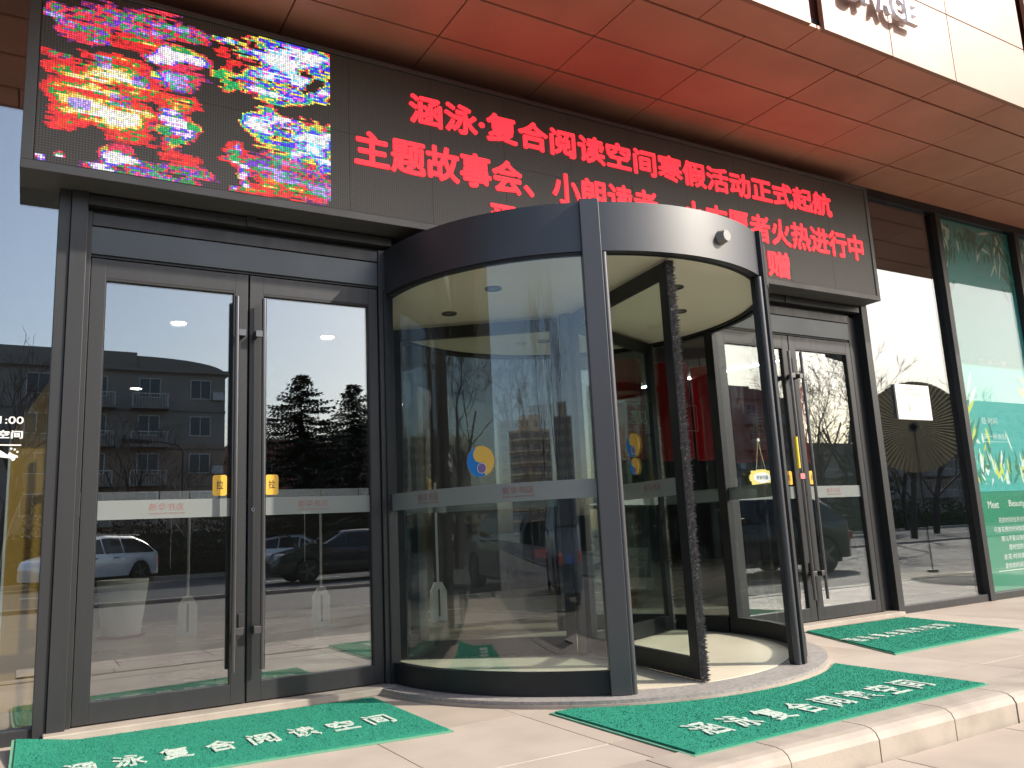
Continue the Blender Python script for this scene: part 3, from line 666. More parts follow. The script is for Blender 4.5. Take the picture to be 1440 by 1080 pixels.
# ================================================================== MATS
def green_mat(label, pts_fn, nx, ny, text, tx0, tx1, ty0, ty1, zf, rot=0.0):
    """pts_fn(u,v) -> x,y ; zf(x,y) -> height of what it lies on"""
    mb = MB(); top = {}
    t = thing('door_mat', (0, 0, 0), label, 'door mat', 'green lettered door mats')
    for a, (th, inset, m, nm, bw) in enumerate(((0.007, 0.0, m_matrim, 'mat_rim', 0), (0.016, 0.022, m_mat, 'mat_pile', 0))):
        mb = MB()
        for i in range(nx+1):
            for j in range(ny+1):
                u, v = i/nx, j/ny
                u2 = u*(1-2*inset/2.2)+inset/2.2; v2 = v*(1-2*inset/1.15)+inset/1.15
                x, y = pts_fn(u2, v2); z = zf(x, y)
                jz = random.uniform(-0.0008, 0.0008)
                mb.v += [(x, y, z+0.001), (x, y, z+th+jz)]
        def id(i, j, k): return 2*(i*(ny+1)+j)+k
        for i in range(nx):
            for j in range(ny):
                mb.f.append([id(i, j, 1), id(i+1, j, 1), id(i+1, j+1, 1), id(i, j+1, 1)])
        for i in range(nx):
            for j in (0, ny): mb.f.append([id(i, j, 0), id(i+1, j, 0), id(i+1, j, 1), id(i, j, 1)])
        for j in range(ny):
            for i in (0, nx): mb.f.append([id(i, j, 0), id(i, j+1, 0), id(i, j+1, 1), id(i, j, 1)])
        mb.obj(nm, m, t)
    # tufts
    tb = MB(); rnd = random.Random(len(label))
    for i in range(14000):
        u, v = rnd.random()*.97+.015, rnd.random()*.96+.02
        x, y = pts_fn(u, v); z = zf(x, y)+0.0155
        a = rnd.uniform(0, PI); w = 0.0028; dx, dy = math.cos(a)*w, math.sin(a)*w; h = rnd.uniform(0.003, 0.007)
        tb.poly([(x-dx, y-dy, z), (x+dx, y+dy, z), (x+rnd.uniform(-.003, .003), y+rnd.uniform(-.003, .003), z+h)])
    tb.obj('tufts', m_mat, t, kind='stuff')
    n = len(text); w = (tx1-tx0)/n
    for i, ch in enumerate(text):
        c = Vector(((tx0+w*(i+0.5)), (ty0+ty1)/2, 0)); c.y += rot*(c.x-(tx0+tx1)/2)
        text_on('lettering', ch, m_white_worn, t, (c.x-w*0.34, c.y-(ty1-ty0)*.45+rot*(-w*.4), 0.0185), (1, rot, 0), EY, w*0.68, (ty1-ty0)*.9, 0.0035, 0.015)
    return t
def bil(p00, p10, p11, p01):
    return lambda u, v: tuple((1-u)*(1-v)*p00[k]+u*(1-v)*p10[k]+u*v*p11[k]+(1-u)*v*p01[k] for k in (0, 1))
def z1(x, y):
    return 0.05*max(0.0, 1-x/0.30)*max(0.0, min(1.0, (y+0.62)/0.40))
green_mat('green mat with white Chinese lettering below the left pair of doors', bil((-0.02, -1.22), (1.96, -1.41), (1.97, -0.24), (0.0, -0.18)), 60, 40, '涵泳复合阅读空间', 0.17, 1.84, -1.05, -0.80, z1, 0.0)
def m2(u, v):
    x = 2.55+2.28*u; y0 = -2.56+0.02*u; dx = x-CX
    y1 = -1.40
    if abs(dx) < 1.78: y1 = min(y1, -math.sqrt(1.78**2-dx*dx))
    return x, y0+(y1-y0)*v
green_mat('green lettered mat in front of the revolving door, curved along its base', m2, 60, 30, '涵泳复合阅读空间', 2.78, 4.60, -2.40, -2.13, lambda x, y: 0.0, -0.0)
green_mat('green lettered mat before the right pair of doors, small and farthest off', bil((5.42, -1.52), (7.12, -1.50), (7.35, -0.25), (6.0, -0.22)), 30, 20, '涵泳复合阅读空间', 5.68, 7.02, -1.02, -0.80, lambda x, y: 0.0, 0.0)

# ================================================================== THINGS ON THE GLASS
# opening hours lettering on left window
wt = thing('opening_hours_lettering', (-0.5, -0.003, 1.5), 'white opening hours lettering on the glass at the far left', 'lettering')
for s, x0, x1, z0, z1_, bo in (('9:00-21:00', -0.36, -0.03, 1.742, 1.785, 0.01), ('涵泳复合阅读空间', -0.56, -0.03, 1.655, 1.705, 0.03)):
    text_on('lettering', s, m_white, wt, (x0+0.5, 0, z0-1.5), EX, EZ, x1-x0, z1_-z0, 0.0015, bo)
MB().box(-0.62+.5, -0.035+.5, -0.0015, 0, 1.617-1.5, 1.624-1.5).obj('underline', m_white, wt)
pw = MB()
pw.prism_xz([(-0.16, 1.585), (-0.135, 1.59), (-0.10, 1.565), (-0.09, 1.58), (-0.075, 1.57), (-0.05, 1.56), (-0.047, 1.55), (-0.06, 1.548), (-0.062, 1.535), (-0.075, 1.53), (-0.085, 1.545), (-0.15, 1.553)], -0.0015, 0)
for x, z in ((-0.083, 1.60), (-0.066, 1.595), (-0.052, 1.582)): pw.cyl((x, -0.0015, z), (x, 0, z), 0.006, n=10)
pw.v = [(x+0.5, y, z-1.5) for x, y, z in pw.v]; pw.obj('no_smoking_symbol', m_white, wt)

# notice card on right window
nb = thing('notice_card', (8.325, -0.004, 2.0), 'white square notice card fixed on the glass to the right of the doors', 'notice')
MB().box(-0.295, 0.305, -0.022, -0.0005, -0.012, 0.375).obj('card', mat('card_white', (0.80, 0.78, 0.74), 0.5), nb, bevel=0.002)
gi = mat('faint_print', (0.52, 0.46, 0.42), 0.6)
text_on('print', '山东省新闻出版广电局', gi, nb, (-0.19, -0.0225, 0.315), EX, EZ, 0.38, 0.022, 0.0006)
text_on('print', '社区书店阅读空间', gi, nb, (-0.21, -0.0225, 0.245), EX, EZ, 0.42, 0.05, 0.0006)
pw = MB().prism_xz([(-0.12, 0.08), (-0.05, 0.085), (-0.06, 0.12), (-0.10, 0.17), (-0.12, 0.18), (-0.10, 0.13)], -0.0232, -0.0225); pw.obj('emblem', gi, nb)

# hanging welcome sign on the right doors
hs = thing('welcome_sign', (5.86, -0.035, 1.38), 'small yellow scalloped hanging sign reading welcome on the glass behind the round door', 'sign')
pts = []
for i in range(48):
    a = 2*PI*i/48; r = 1+0.07*math.cos(8*a)
    pts.append((0.155*r*math.copysign(abs(math.cos(a))**0.55, math.cos(a)), 0.072*r*math.copysign(abs(math.sin(a))**0.55, math.sin(a))))
MB().prism_xz(pts, -0.006, 0.0).obj('sign_board', mat('sign_yellow', (0.78, 0.66, 0.16), 0.5), hs)
pts = [(0.115*math.cos(2*PI*i/32), 0.050*math.sin(2*PI*i/32)) for i in range(32)]
MB().prism_xz(pts, -0.0075, -0.0062).obj('sign_face', m_white, hs)
text_on('lettering', '欢迎光临', mat('slate_ink', (0.10, 0.16, 0.25), 0.6), hs, (-0.078, -0.008, -0.016), EX, EZ, 0.156, 0.038, 0.0006, 0.01)
s = MB(); s.tube([(-0.06, 0, 0.07), (0, 0.006, 0.35)], [0.0025, 0.0025], 5); s.tube([(0.06, 0, 0.07), (0, 0.006, 0.35)], [0.0025, 0.0025], 5)
s.obj('cord', mat('cord_gold', (0.6, 0.5, 0.22), 0.6), hs)
MB().cyl((0, 0.012, 0.35), (0, -0.006, 0.35), 0.016, n=16).obj('suction_hook', mat('hook_clear', (0.7, 0.7, 0.62), 0.3), hs)
# yellow tape on right door handle
tp = thing('yellow_tape', (6.302, -0.095, 1.6), 'strip of yellow tape wrapped round a bar handle of the right doors', 'tape')
MB().cyl((0, 0, -0.14), (0, 0, 0.16), 0.0185, n=16).obj('wrap', mat('tape_yellow', (0.85, 0.62, 0.05), 0.4), tp)
MB().box(-0.012, 0.05, -0.022, 0.0, -0.24, -0.19).obj('pink_tab', mat('tab_pink', (0.62, 0.20, 0.22), 0.5), tp)

# ------------------------------------------------------------------ poster windows (film inside the glass)
m_teal = film('teal_poster', (0.07, 0.44, 0.42), 0.94, 0.45); m_green = film('green_poster', (0.02, 0.24, 0.14), 0.98, 0.45)
m_leafs = [mat('leaf_pale', (0.62, 0.80, 0.70), 0.5), mat('leaf_teal', (0.08, 0.42, 0.36), 0.5), mat('leaf_lime', (0.62, 0.68, 0.12), 0.5), mat('leaf_deep', (0.03, 0.20, 0.14), 0.5), mat('leaf_white', (0.72, 0.80, 0.86), 0.5)]
def poster(x0, x1, label):
    t = thing('window_poster', (x0, 0.016, 0.08), label, 'poster')
    W = x1-x0
    MB().box(0, W, 0.0, 0.001, 0, 1.11).obj('lower_sheet', m_green, t)
    MB().box(0, W, 0.0, 0.001, 1.112, 4.41).obj('upper_sheet', m_teal, t)
    rnd = random.Random(int(x0*10)); bufs = [MB() for _ in m_leafs]
    def leaf(x, z, a, L, w, k):
        c, s_ = math.cos(a), math.sin(a); y = -0.0006-0.0002*rnd.random()
        P = lambda p, q: (min(W-.005, max(.005, x+p*c-q*s_)), y, max(1.12, min(4.40, z+p*s_+q*c)))
        bufs[k].poly([P(0, 0), P(L*.3, w*.45), P(L*.65, w*.42), P(L, 0), P(L*.65, -w*.42), P(L*.3, -w*.45)])
    for i in range(330):      # lower leaf bank, top garland and both sides
        q = rnd.random()
        if q < 0.42: x = rnd.uniform(0.0, W); z = 1.16+abs(rnd.gauss(0, 0.20)); a = PI/2+rnd.gauss(0, 0.55)
        elif q < 0.68: x = rnd.uniform(0, W); z = 4.40-abs(rnd.gauss(0, 0.16)); a = -PI/2+rnd.gauss(0, 0.7)
        else:
            sd = rnd.random() < 0.5; d = abs(rnd.gauss(0, 0.07)); x = d if sd else W-d; z = rnd.uniform(1.2, 2.4) if rnd.random() < .6 else rnd.uniform(3.4, 4.4); a = PI/2+(-1 if sd else 1)*rnd.uniform(0.1, 0.9)
        leaf(x, z, a, rnd.uniform(0.14, 0.34), rnd.uniform(0.03, 0.07), rnd.choice([0, 1, 1, 2, 3, 3, 4]) if z < 3 else rnd.choice([0, 1, 3, 3, 3]))
    for b, m in zip(bufs, m_leafs): b.obj('leaf_border', m, t, kind='stuff')
    fr = MB(); fr.box(0.05, W-.05, -0.001, 0.0, 1.185, 1.192); fr.obj('border_line', m_leafs[1], t)
    wt_ = m_white; th = mat('pale_print', (0.62, 0.78, 0.76), 0.6)
    def tx(s, a, b, z0, z1_, m=wt_, bo=0.0): text_on('lettering', s, m, t, (a, -0.001, z0-0.08), EX, EZ, b-a, z1_-z0, 0.0006, bo)
    tx('Meet', 0.25, 0.47, 1.00, 1.085); tx('Beauty', 0.68, 1.02, 0.99, 1.085)
    for (s, a), zz_ in zip((('花的时间也许对你来说', 0.42), ('可曾花费的时间知是否有人', 0.30), ('那儿不是以快度为名', 0.42), ('是时空的态度', 0.55), ('走花·时间卖了', 0.42), ('是你的时间遇见了美好', 0.42)), (0.86, 0.755, 0.65, 0.55, 0.445, 0.345)):
        tx(s, a, a+0.073*len(s), zz_-0.03, zz_+0.032, m_white)
    MB().box(0.28, W-.1, -0.0012, -0.0002, 0.21, 0.216).obj('rule', m_white, t)
    tx('是·时间', 0.37, 0.70, 1.98, 2.06, th); tx('某一种美好', 0.37, 0.85, 1.80, 1.87, th); MB().box(0.36, 0.9, -0.0012, -0.0002, 1.69, 1.695).obj('rule', th, t)
    tx('你·遇见·美', 0.5, 1.1, 2.72, 2.78, th)
    return t
poster(9.27, 10.85, 'teal and green leafy poster film reading Meet Beauty on the near right window')
poster(10.96, 12.49, 'teal leafy poster film on the next window beyond, at the photo edge')

# ================================================================== INTERIOR THINGS
m_lamp = emit('lamp_lit', (1.0, 0.93, 0.78), 26.0)
for i, (x, y, lab) in enumerate(((1.45, 4.53, 'lit round ceiling downlight seen high through the left leaf of the left doors'), (3.27, 4.64, 'lit round ceiling downlight seen high through the right leaf of the left doors'), (1.47, 9.0, 'smaller lit downlight farther inside, lower in the left leaf'))):
    t = thing('ceiling_downlight', (x, y, 3.6), lab, 'ceiling light', 'downlights inside the shop')
    MB().arc(0, 0, 0.085, 0.105, 0, 360, -0.014, 0.0, 28).obj('trim_ring', m_white, t)
    MB().arc(0, 0, 0.0001, 0.085, 0, 360, -0.008, 0.0, 28).obj('lens', m_lamp, t)
    if i == 2: continue
    al = bpy.data.lights.new('downlight', 'AREA'); al.shape = 'DISK'; al.size = 0.16; al.energy = 16; al.color = (1, 0.9, 0.75)
    ao = bpy.data.objects.new('downlight_lamp', al); col.objects.link(ao); ao.parent = t; ao.location = (0, 0, -0.03)
t = thing('light_strip', (9.6, 8.4, 3.58), 'thin white light line on the ceiling running deep inside to the right', 'light')
d_ = Vector((1.1, -4.6, 0)); 
MB().obox(d_/2, d_.normalized(), Vector((-d_.y, d_.x, 0)).normalized(), Vector((0, 0, 1)), d_.length/2, 0.012, 0.012).obj('tube', emit('tube_lit', (0.9, 0.97, 1), 40), t)
def gate(x, y, lab):
    t = thing('security_gate_post', (x, y, 0.03), lab, 'security gate', 'shop security gate posts')
    mw = mat('gate_white', (0.85, 0.88, 0.88), 0.4)
    MB().prism_xz([(-0.10, 0.0), (0.10, 0.0), (0.10, 0.34), (0.045, 0.44), (-0.045, 0.44), (-0.10, 0.34)], -0.02, 0.02).obj('foot', mw, t, bevel=0.004)
    MB().cyl((0, 0, 0.43), (0, 0, 1.58), 0.014, n=12).obj('pole', mw, t, smooth=True)
    MB().box(-0.012, 0.012, -0.0215, -0.0202, 0.06, 0.36).obj('slot', m_joint, t)
    MB().tube([(-0.19, 0, 0.75), (-0.19, 0, 1.55)], [0.004, 0.004], 6).obj('side_wire', mw, t)
    return t
gate(1.60, 4.45, 'white pole on a flat foot standing inside behind the left leaf')
gate(3.01, 4.15, 'white pole on a flat foot standing inside behind the right leaf')
gate(4.15, 3.4, 'white pole on a flat foot seen inside through the round door')
# planter with ribs
t = thing('white_planter', (1.02, 5.25, 0.03), 'white ribbed planter bucket on a reddish saucer inside the left doors', 'planter')
mb = MB()
for i in range(18): mb.cyl((0, 0, 0.03+i*0.034), (0, 0, 0.03+(i+1)*0.034), 0.20+i*0.0042+0.004, 0.20+(i+1)*0.0042, n=36, caps=False)
mb.cyl((0, 0, 0.03), (0, 0, 0.032), 0.2, n=36)
mb.obj('bucket', mat('planter_white', (0.85, 0.87, 0.85), 0.55), t); MB().cyl((0, 0, 0), (0, 0, 0.03), 0.24, 0.26, n=36).obj('saucer', mat('saucer_red', (0.32, 0.12, 0.09), 0.6), t)
# yellow wall + blue panel at left window
t = thing('mustard_display_wall', (0, 0.9, 0.03), 'mustard yellow slanted display wall inside the far left window', 'display wall')
MB().prism_xz([(-0.095, 0), (0.22, 0), (0.22, 2.35), (-0.095, 1.78)], 0, 0.12).obj('panel', m_wood, t)
MB().box(-0.11, -0.096, -0.01, 0.12, 0, 1.78).obj('edge_trim', m_white, t)
t = thing('blue_cabinet', (-0.8, 1.0, 0.03), 'dark teal cabinet inside the far left window beside the mustard wall', 'cabinet')
MB().box(-0.8, 0.68, 0, 0.5, 0, 1.55).obj('cabinet_body', mat('cabinet_teal', (0.03, 0.08, 0.12), 0.5), t, bevel=0.004)
MB().box(-0.76, 0.64, -0.012, -0.001, 0.08, 1.5).obj('cabinet_door', mat('cabinet_teal2', (0.04, 0.10, 0.14), 0.5), t, bevel=0.003)
# pale counter far inside
t = thing('pale_counter', (3.2, 7.0, 0.03), 'long pale blue counter top line deep inside behind the left doors', 'counter')
for i, (a, b) in enumerate(((-2.6, -1.6), (-1.58, -0.8), (-0.78, 1.3), (1.32, 2.1))):
    MB().box(a, b, 0, 0.4, 1.45, 1.76).obj('counter_front', mat('counter_pale', (0.55, 0.62, 0.78), 0.5), t)
MB().box(-2.6, 7.1, 0.02, 0.38, 0, 1.445).obj('dark_partition', m_rubber, t)  # dark partition run past the counter, added as dark background to the reflections
# red banners
spots = [(7.55, 4.0, 0.26, '遇见', 'red banner reading 遇见 hanging inside, just right of the round door post'), (8.42, 4.0, 0.30, '愿', 'second red banner inside, behind the brush edge of the turning wing'),
         (9.1, 4.0, 0.16, '', 'narrow plain red banner inside, third from the left'), (10.2, 4.2, 0.34, '后', 'wide red banner inside behind the welcome sign'), (12.2, 4.4, 0.28, '见', 'red banner inside seen through the farthest door leaf')]
for x, y, r, s, lab in spots:
    t = thing('red_banner', (x, y, 1.95), lab, 'banner', 'red banners hanging in the shop')
    MB().cyl((0, 0, 0), (0, 0, 1.45), r, n=28).obj('cloth', m_banner, t, smooth=True)
    MB().cyl((0, 0, 1.45), (0, 0, 1.62), 0.01, n=6).obj('hanger', m_frame_dk, t)
    if s:
        fr = MB(); w_ = r*0.8; Y = -r-0.006
        for a, b, c, d in ((-w_, w_, 0.78, 0.785), (-w_, w_, 0.40, 0.405), (-w_, -w_+.006, 0.40, 0.785), (w_-.006, w_, 0.40, 0.785)): fr.box(a, b, Y, Y+0.003, c, d)
        fr.obj('text_frame', m_white, t); text_on('lettering', s, m_white, t, (-w_*0.8, Y, 0.48), EX, EZ, w_*1.6 if len(s) > 1 else w_*0.9, 0.2, 0.003, 0.01)
# folded-out pleated parasol on the plaza, mirrored in the right window
PX, PY, PZ, PR = 14.86, -4.3, 2.64, 0.89
t = thing('pleated_parasol', (PX, PY, -0.14), 'round pleated parasol disc mirrored in the window behind the notice card', 'parasol', None, math.atan2(PX, 5.45+4.3))
mb = MB(); N = 64
m_fan = mat('parasol_cloth', (0.20, 0.185, 0.145), 0.8, 0, 0.6, 2.2)
_nt = m_fan.node_tree; _tl = _nt.nodes.new('ShaderNodeBsdfTranslucent'); _tl.inputs[0].default_value = (0.26, 0.24, 0.18, 1)
_mx = _nt.nodes.new('ShaderNodeMixShader'); _mx.inputs[0].default_value = 0.35
_nt.links.new(_nt.nodes['Principled BSDF'].outputs[0], _mx.inputs[1]); _nt.links.new(_tl.outputs[0], _mx.inputs[2]); _nt.links.new(_mx.outputs[0], _nt.nodes['Material Output'].inputs[0])
for i in range(N):
    a0 = 2*PI*i/N; a1 = 2*PI*(i+.5)/N; a2 = 2*PI*(i+1)/N
    for a, b, ya, yb in ((a0, a1, 0, 0.07), (a1, a2, 0.07, 0)):
        f = lambda rr_, aa, yy: (rr_*math.cos(aa), yy, PZ+0.14+rr_*math.sin(aa))
        mb.poly([f(0.1, a, ya*.1-.12), f(PR, a, -ya), f(PR, b, -yb), f(0.1, b, yb*.1-.12)])
mb.obj('pleats', m_fan, t); MB().cyl((0, -0.16, PZ+0.14), (0, -0.08, PZ+0.14), 0.06, n=24).obj('hub', m_frame_dk, t)
MB().cyl((0, -0.14, 0), (0, -0.14, PZ+0.14), 0.012, n=10).obj('pole', m_frame_dk, t)
MB().cyl((0, -0.14, 0), (0, -0.14, 0.05), 0.10, n=24).obj('foot', m_ring, t)
# potted plant inside
t = thing('potted_plant', (6.6, 3.1, 0.03), 'bushy potted plant on the shop floor behind the turning wing', 'plant')
MB().cyl((0, 0, 0), (0, 0, 0.32), 0.15, 0.2, n=24).obj('pot', mat('pot_clay', (0.30, 0.16, 0.10), 0.7), t)
mb = MB(); rnd = random.Random(3)
for i in range(260):
    a = rnd.uniform(0, 2*PI); e = rnd.uniform(0.1, 1.4); r = rnd.uniform(0.1, 0.38); c = Vector((r*math.cos(a)*math.cos(e), r*math.sin(a)*math.cos(e), 0.36+r*math.sin(e)*1.2))
    u = Vector((rnd.gauss(0, 1), rnd.gauss(0, 1), rnd.gauss(0, 1))).normalized()*0.07; v = u.orthogonal().normalized()*0.02
    mb.poly([c-u, c+v, c+u, c-v])
mb.obj('foliage', mat('plant_green', (0.05, 0.12, 0.03), 0.5), t, kind='stuff')

# ================================================================== ACROSS THE STREET (seen mirrored in the glass)
def tree_mesh(seed, H, spread=0.42, depth=6, n0=5):
    rnd = random.Random(seed); tr = MB(); br = MB()
    def grow(p, d, L, r, lev):
        pts = [p]; q = p; dd = d; n = 4
        for i in range(n):
            dd = (dd + Vector((rnd.gauss(0, .09), rnd.gauss(0, .09), rnd.gauss(0.02, .06)))).normalized(); q = q + dd*L/n; pts.append(q)
        r1 = r*0.62
        (tr if lev == 0 else br).tube(pts, [r+(r1-r)*i/n for i in range(n+1)], 6 if lev == 0 else 3)
        if lev >= depth: return
        k = 5 if lev == 0 else rnd.choice([2, 3, 3])
        for i in range(k):
            t = rnd.uniform(0.45, 1.0) if lev > 0 else rnd.uniform(0.5, 1.0)
            idx = min(n, max(1, int(round(t*n)))); base = pts[idx]
            a = rnd.uniform(0, 2*PI); o = dd.orthogonal().normalized(); o = o*math.cos(a) + dd.cross(o).normalized()*math.sin(a)
            nd = (dd + o*rnd.uniform(0.4, 0.95) + Vector((0, 0, 0.15))).normalized()
            grow(base, nd, L*rnd.uniform(0.55, 0.8), max(0.006, r1*rnd.uniform(0.5, 0.75)), lev+1)
    grow(Vector((0, 0, 0)), Vector((0, 0, 1)), H*0.38, H*0.018, 0)
    return tr, br
m_bark = mat('bark', (0.10, 0.08, 0.065), 0.9, 0, 0.3, 10)
m_twig = mat('twigs', (0.12, 0.085, 0.065), 0.9)
TT = [tuple(x.mesh(nm, m) for x, nm, m in zip(tree_mesh(s, 8.0), ('trunk', 'branches'), (m_bark, m_twig))) for s in (3, 11, 25)]
def bare_tree(x, y, h, k, lab, rz=0.0):
    t = thing('bare_tree', (x, y, -0.05), lab, 'tree', 'bare winter trees across the street', rz); s = h/8.0
    inst('trunk', TT[k][0], t, scale=(s, s, s)); inst('branches', TT[k][1], t, scale=(s, s, s))
bt = [(-0.5, -15.2, 6.6, 0, 'bare tree mirrored at the far left edge above the opening hours'), (3.8, -34, 8.5, 1, 'bare tree mirrored before the grey house in the left leaf'), (6.2, -35, 7.5, 2, 'thin bare tree mirrored beside the curved gable of the house'),
      (12.8, -33, 8.5, 0, 'reddish bare tree mirrored behind the second conifer'), (11.5, -13.2, 9.5, 1, 'tall bare tree mirrored in the turning wing glass'), (17.5, -24, 9.5, 2, 'bare tree mirrored beside the round blue sticker'),
      (22, -29.5, 9, 0, 'bare tree mirrored in the middle of the curved glass'), (29, -18, 9.5, 1, 'bare tree mirrored under the street lamp in the farthest leaf'), (34, -23, 8.5, 2, 'second bare tree mirrored in the farthest leaf, lower one'),
      (24, -12.2, 8.2, 0, 'large bare tree mirrored in the window beside the notice card'), (31, -15.5, 7.5, 1, 'slim bare tree mirrored above the paper fan'), (38, -19, 9, 2, 'bare tree mirrored lower right of the notice card'), (46, -26, 9, 0, 'distant bare tree mirrored in the right window'),
      (-11, -12.3, 9.5, 1, 'tall bare tree mirrored dark beside the round door post'), (-24, -3.6, 8.5, 2, 'reddish bare tree mirrored left of the blue sticker'), (-16, -12.5, 8, 0, 'bare tree mirrored above the dark blue van'), (-30, -24, 9, 2, 'distant bare tree mirrored before the tower block'), (-8.5, -12.6, 9, 0, 'second tall bare tree mirrored beside the round door post'), (52, -33, 9, 1, 'farthest bare tree mirrored near the poster window')]
for i, (x, y, h, k, lab) in enumerate(bt): bare_tree(x, y, h, k, lab, i*1.7)
def conifer(x, y, h, w, seed, lab):
    t = thing('conifer_tree', (x, y, -0.05), lab, 'tree', 'dark conifers across the street'); rnd = random.Random(seed)
    MB().cyl((0, 0, 0), (0, 0, h*0.97), h*0.02, 0.015, n=10).obj('trunk', m_bark, t)
    mb = MB(); z = h*0.10
    while z < h*0.985:
        f = 1-(z/h); L0 = w*(f**0.85)+0.10
        for i in range(int(7+5*f)):
            a = rnd.uniform(0, 2*PI); L = L0*rnd.uniform(0.6, 1.12); d = Vector((math.cos(a), math.sin(a), 0)); s_ = Vector((-d.y, d.x, 0))
            nseg = max(3, int(L/0.16))
            for q in range(nseg):
                u = (q+0.5)/nseg; c = Vector((0, 0, z)) + d*L*u + Vector((0, 0, -0.22*L*u + 0.20*L*u*u))
                for sg_ in (-1, 1):
                    for _ in range(4):
                        tip = c + s_*sg_*rnd.uniform(0.12, 0.26)*(1.25-u) + d*rnd.uniform(0.03, 0.2) + Vector((0, 0, rnd.uniform(-0.14, 0.05)))
                        mb.poly([c-d*0.05, c+d*0.06+Vector((0, 0, -0.02)), tip])
        z += 0.10+0.075*f
    mb.obj('foliage', mat('conifer_needles', (0.022, 0.042, 0.02), 0.8, 0, 0.5, 3), t, kind='stuff')
conifer(9.8, -28.4, 8.1, 5.6, 5, 'taller dark conifer mirrored in the right leaf of the left doors')
conifer(12.4, -29.2, 8.0, 4.6, 9, 'slimmer dark conifer mirrored just right of the taller one')
conifer(41, -25, 7.0, 2.3, 12, 'dark conifer mirrored low in the right window')
conifer(30, -34, 9.0, 2.6, 14, 'dark conifer mirrored behind the bare trees of the farthest leaf')
# hedges
def hedge(x0, x1, y0, y1, z1_, seed, name, lab_m):
    mb = MB(); rnd = random.Random(seed)
    for i in range(int((x1-x0)*330)):
        x = rnd.uniform(x0, x1); y = rnd.uniform(y0, y1); z = rnd.uniform(-0.02, z1_*(0.8+0.25*math.sin(x*1.7)+0.1*math.sin(x*5.1)))
        u = Vector((rnd.gauss(0, 1), rnd.gauss(0, 1), rnd.gauss(0, 1))).normalized()*rnd.uniform(0.06, 0.13); v = u.orthogonal().normalized()*0.05; c = Vector((x, y, z))
        mb.poly([c-u, c+v, c+u, c-v])
    mb.box(x0+.3, x1-.3, y0+0.3, y1-0.3, -0.05, z1_*0.5)
    return mb.obj(name, lab_m, kind='stuff')
tag(hedge(-12, 40, -30.6, -29.4, 1.3, 2, 'hedge', mat('hedge_leaves', (0.02, 0.028, 0.012), 0.8, 0, 0.6, 2, base2=(0.035, 0.018, 0.012))), 'low dark hedge along the far pavement', 'hedge')
tag(hedge(40, 80, -31, -29.2, 1.8, 4, 'hedge', mat('hedge_leaves2', (0.05, 0.075, 0.025), 0.8, 0, 0.5, 2)), 'greener hedge farther along the far pavement', 'hedge')
tag(hedge(-8, 36, -37.5, -35.5, 3.4, 8, 'shrubbery', mat('shrub_leaves', (0.022, 0.018, 0.012), 0.85, 0, 0.6, 1.2)), 'tall brown shrubbery in front of the houses', 'shrubbery')

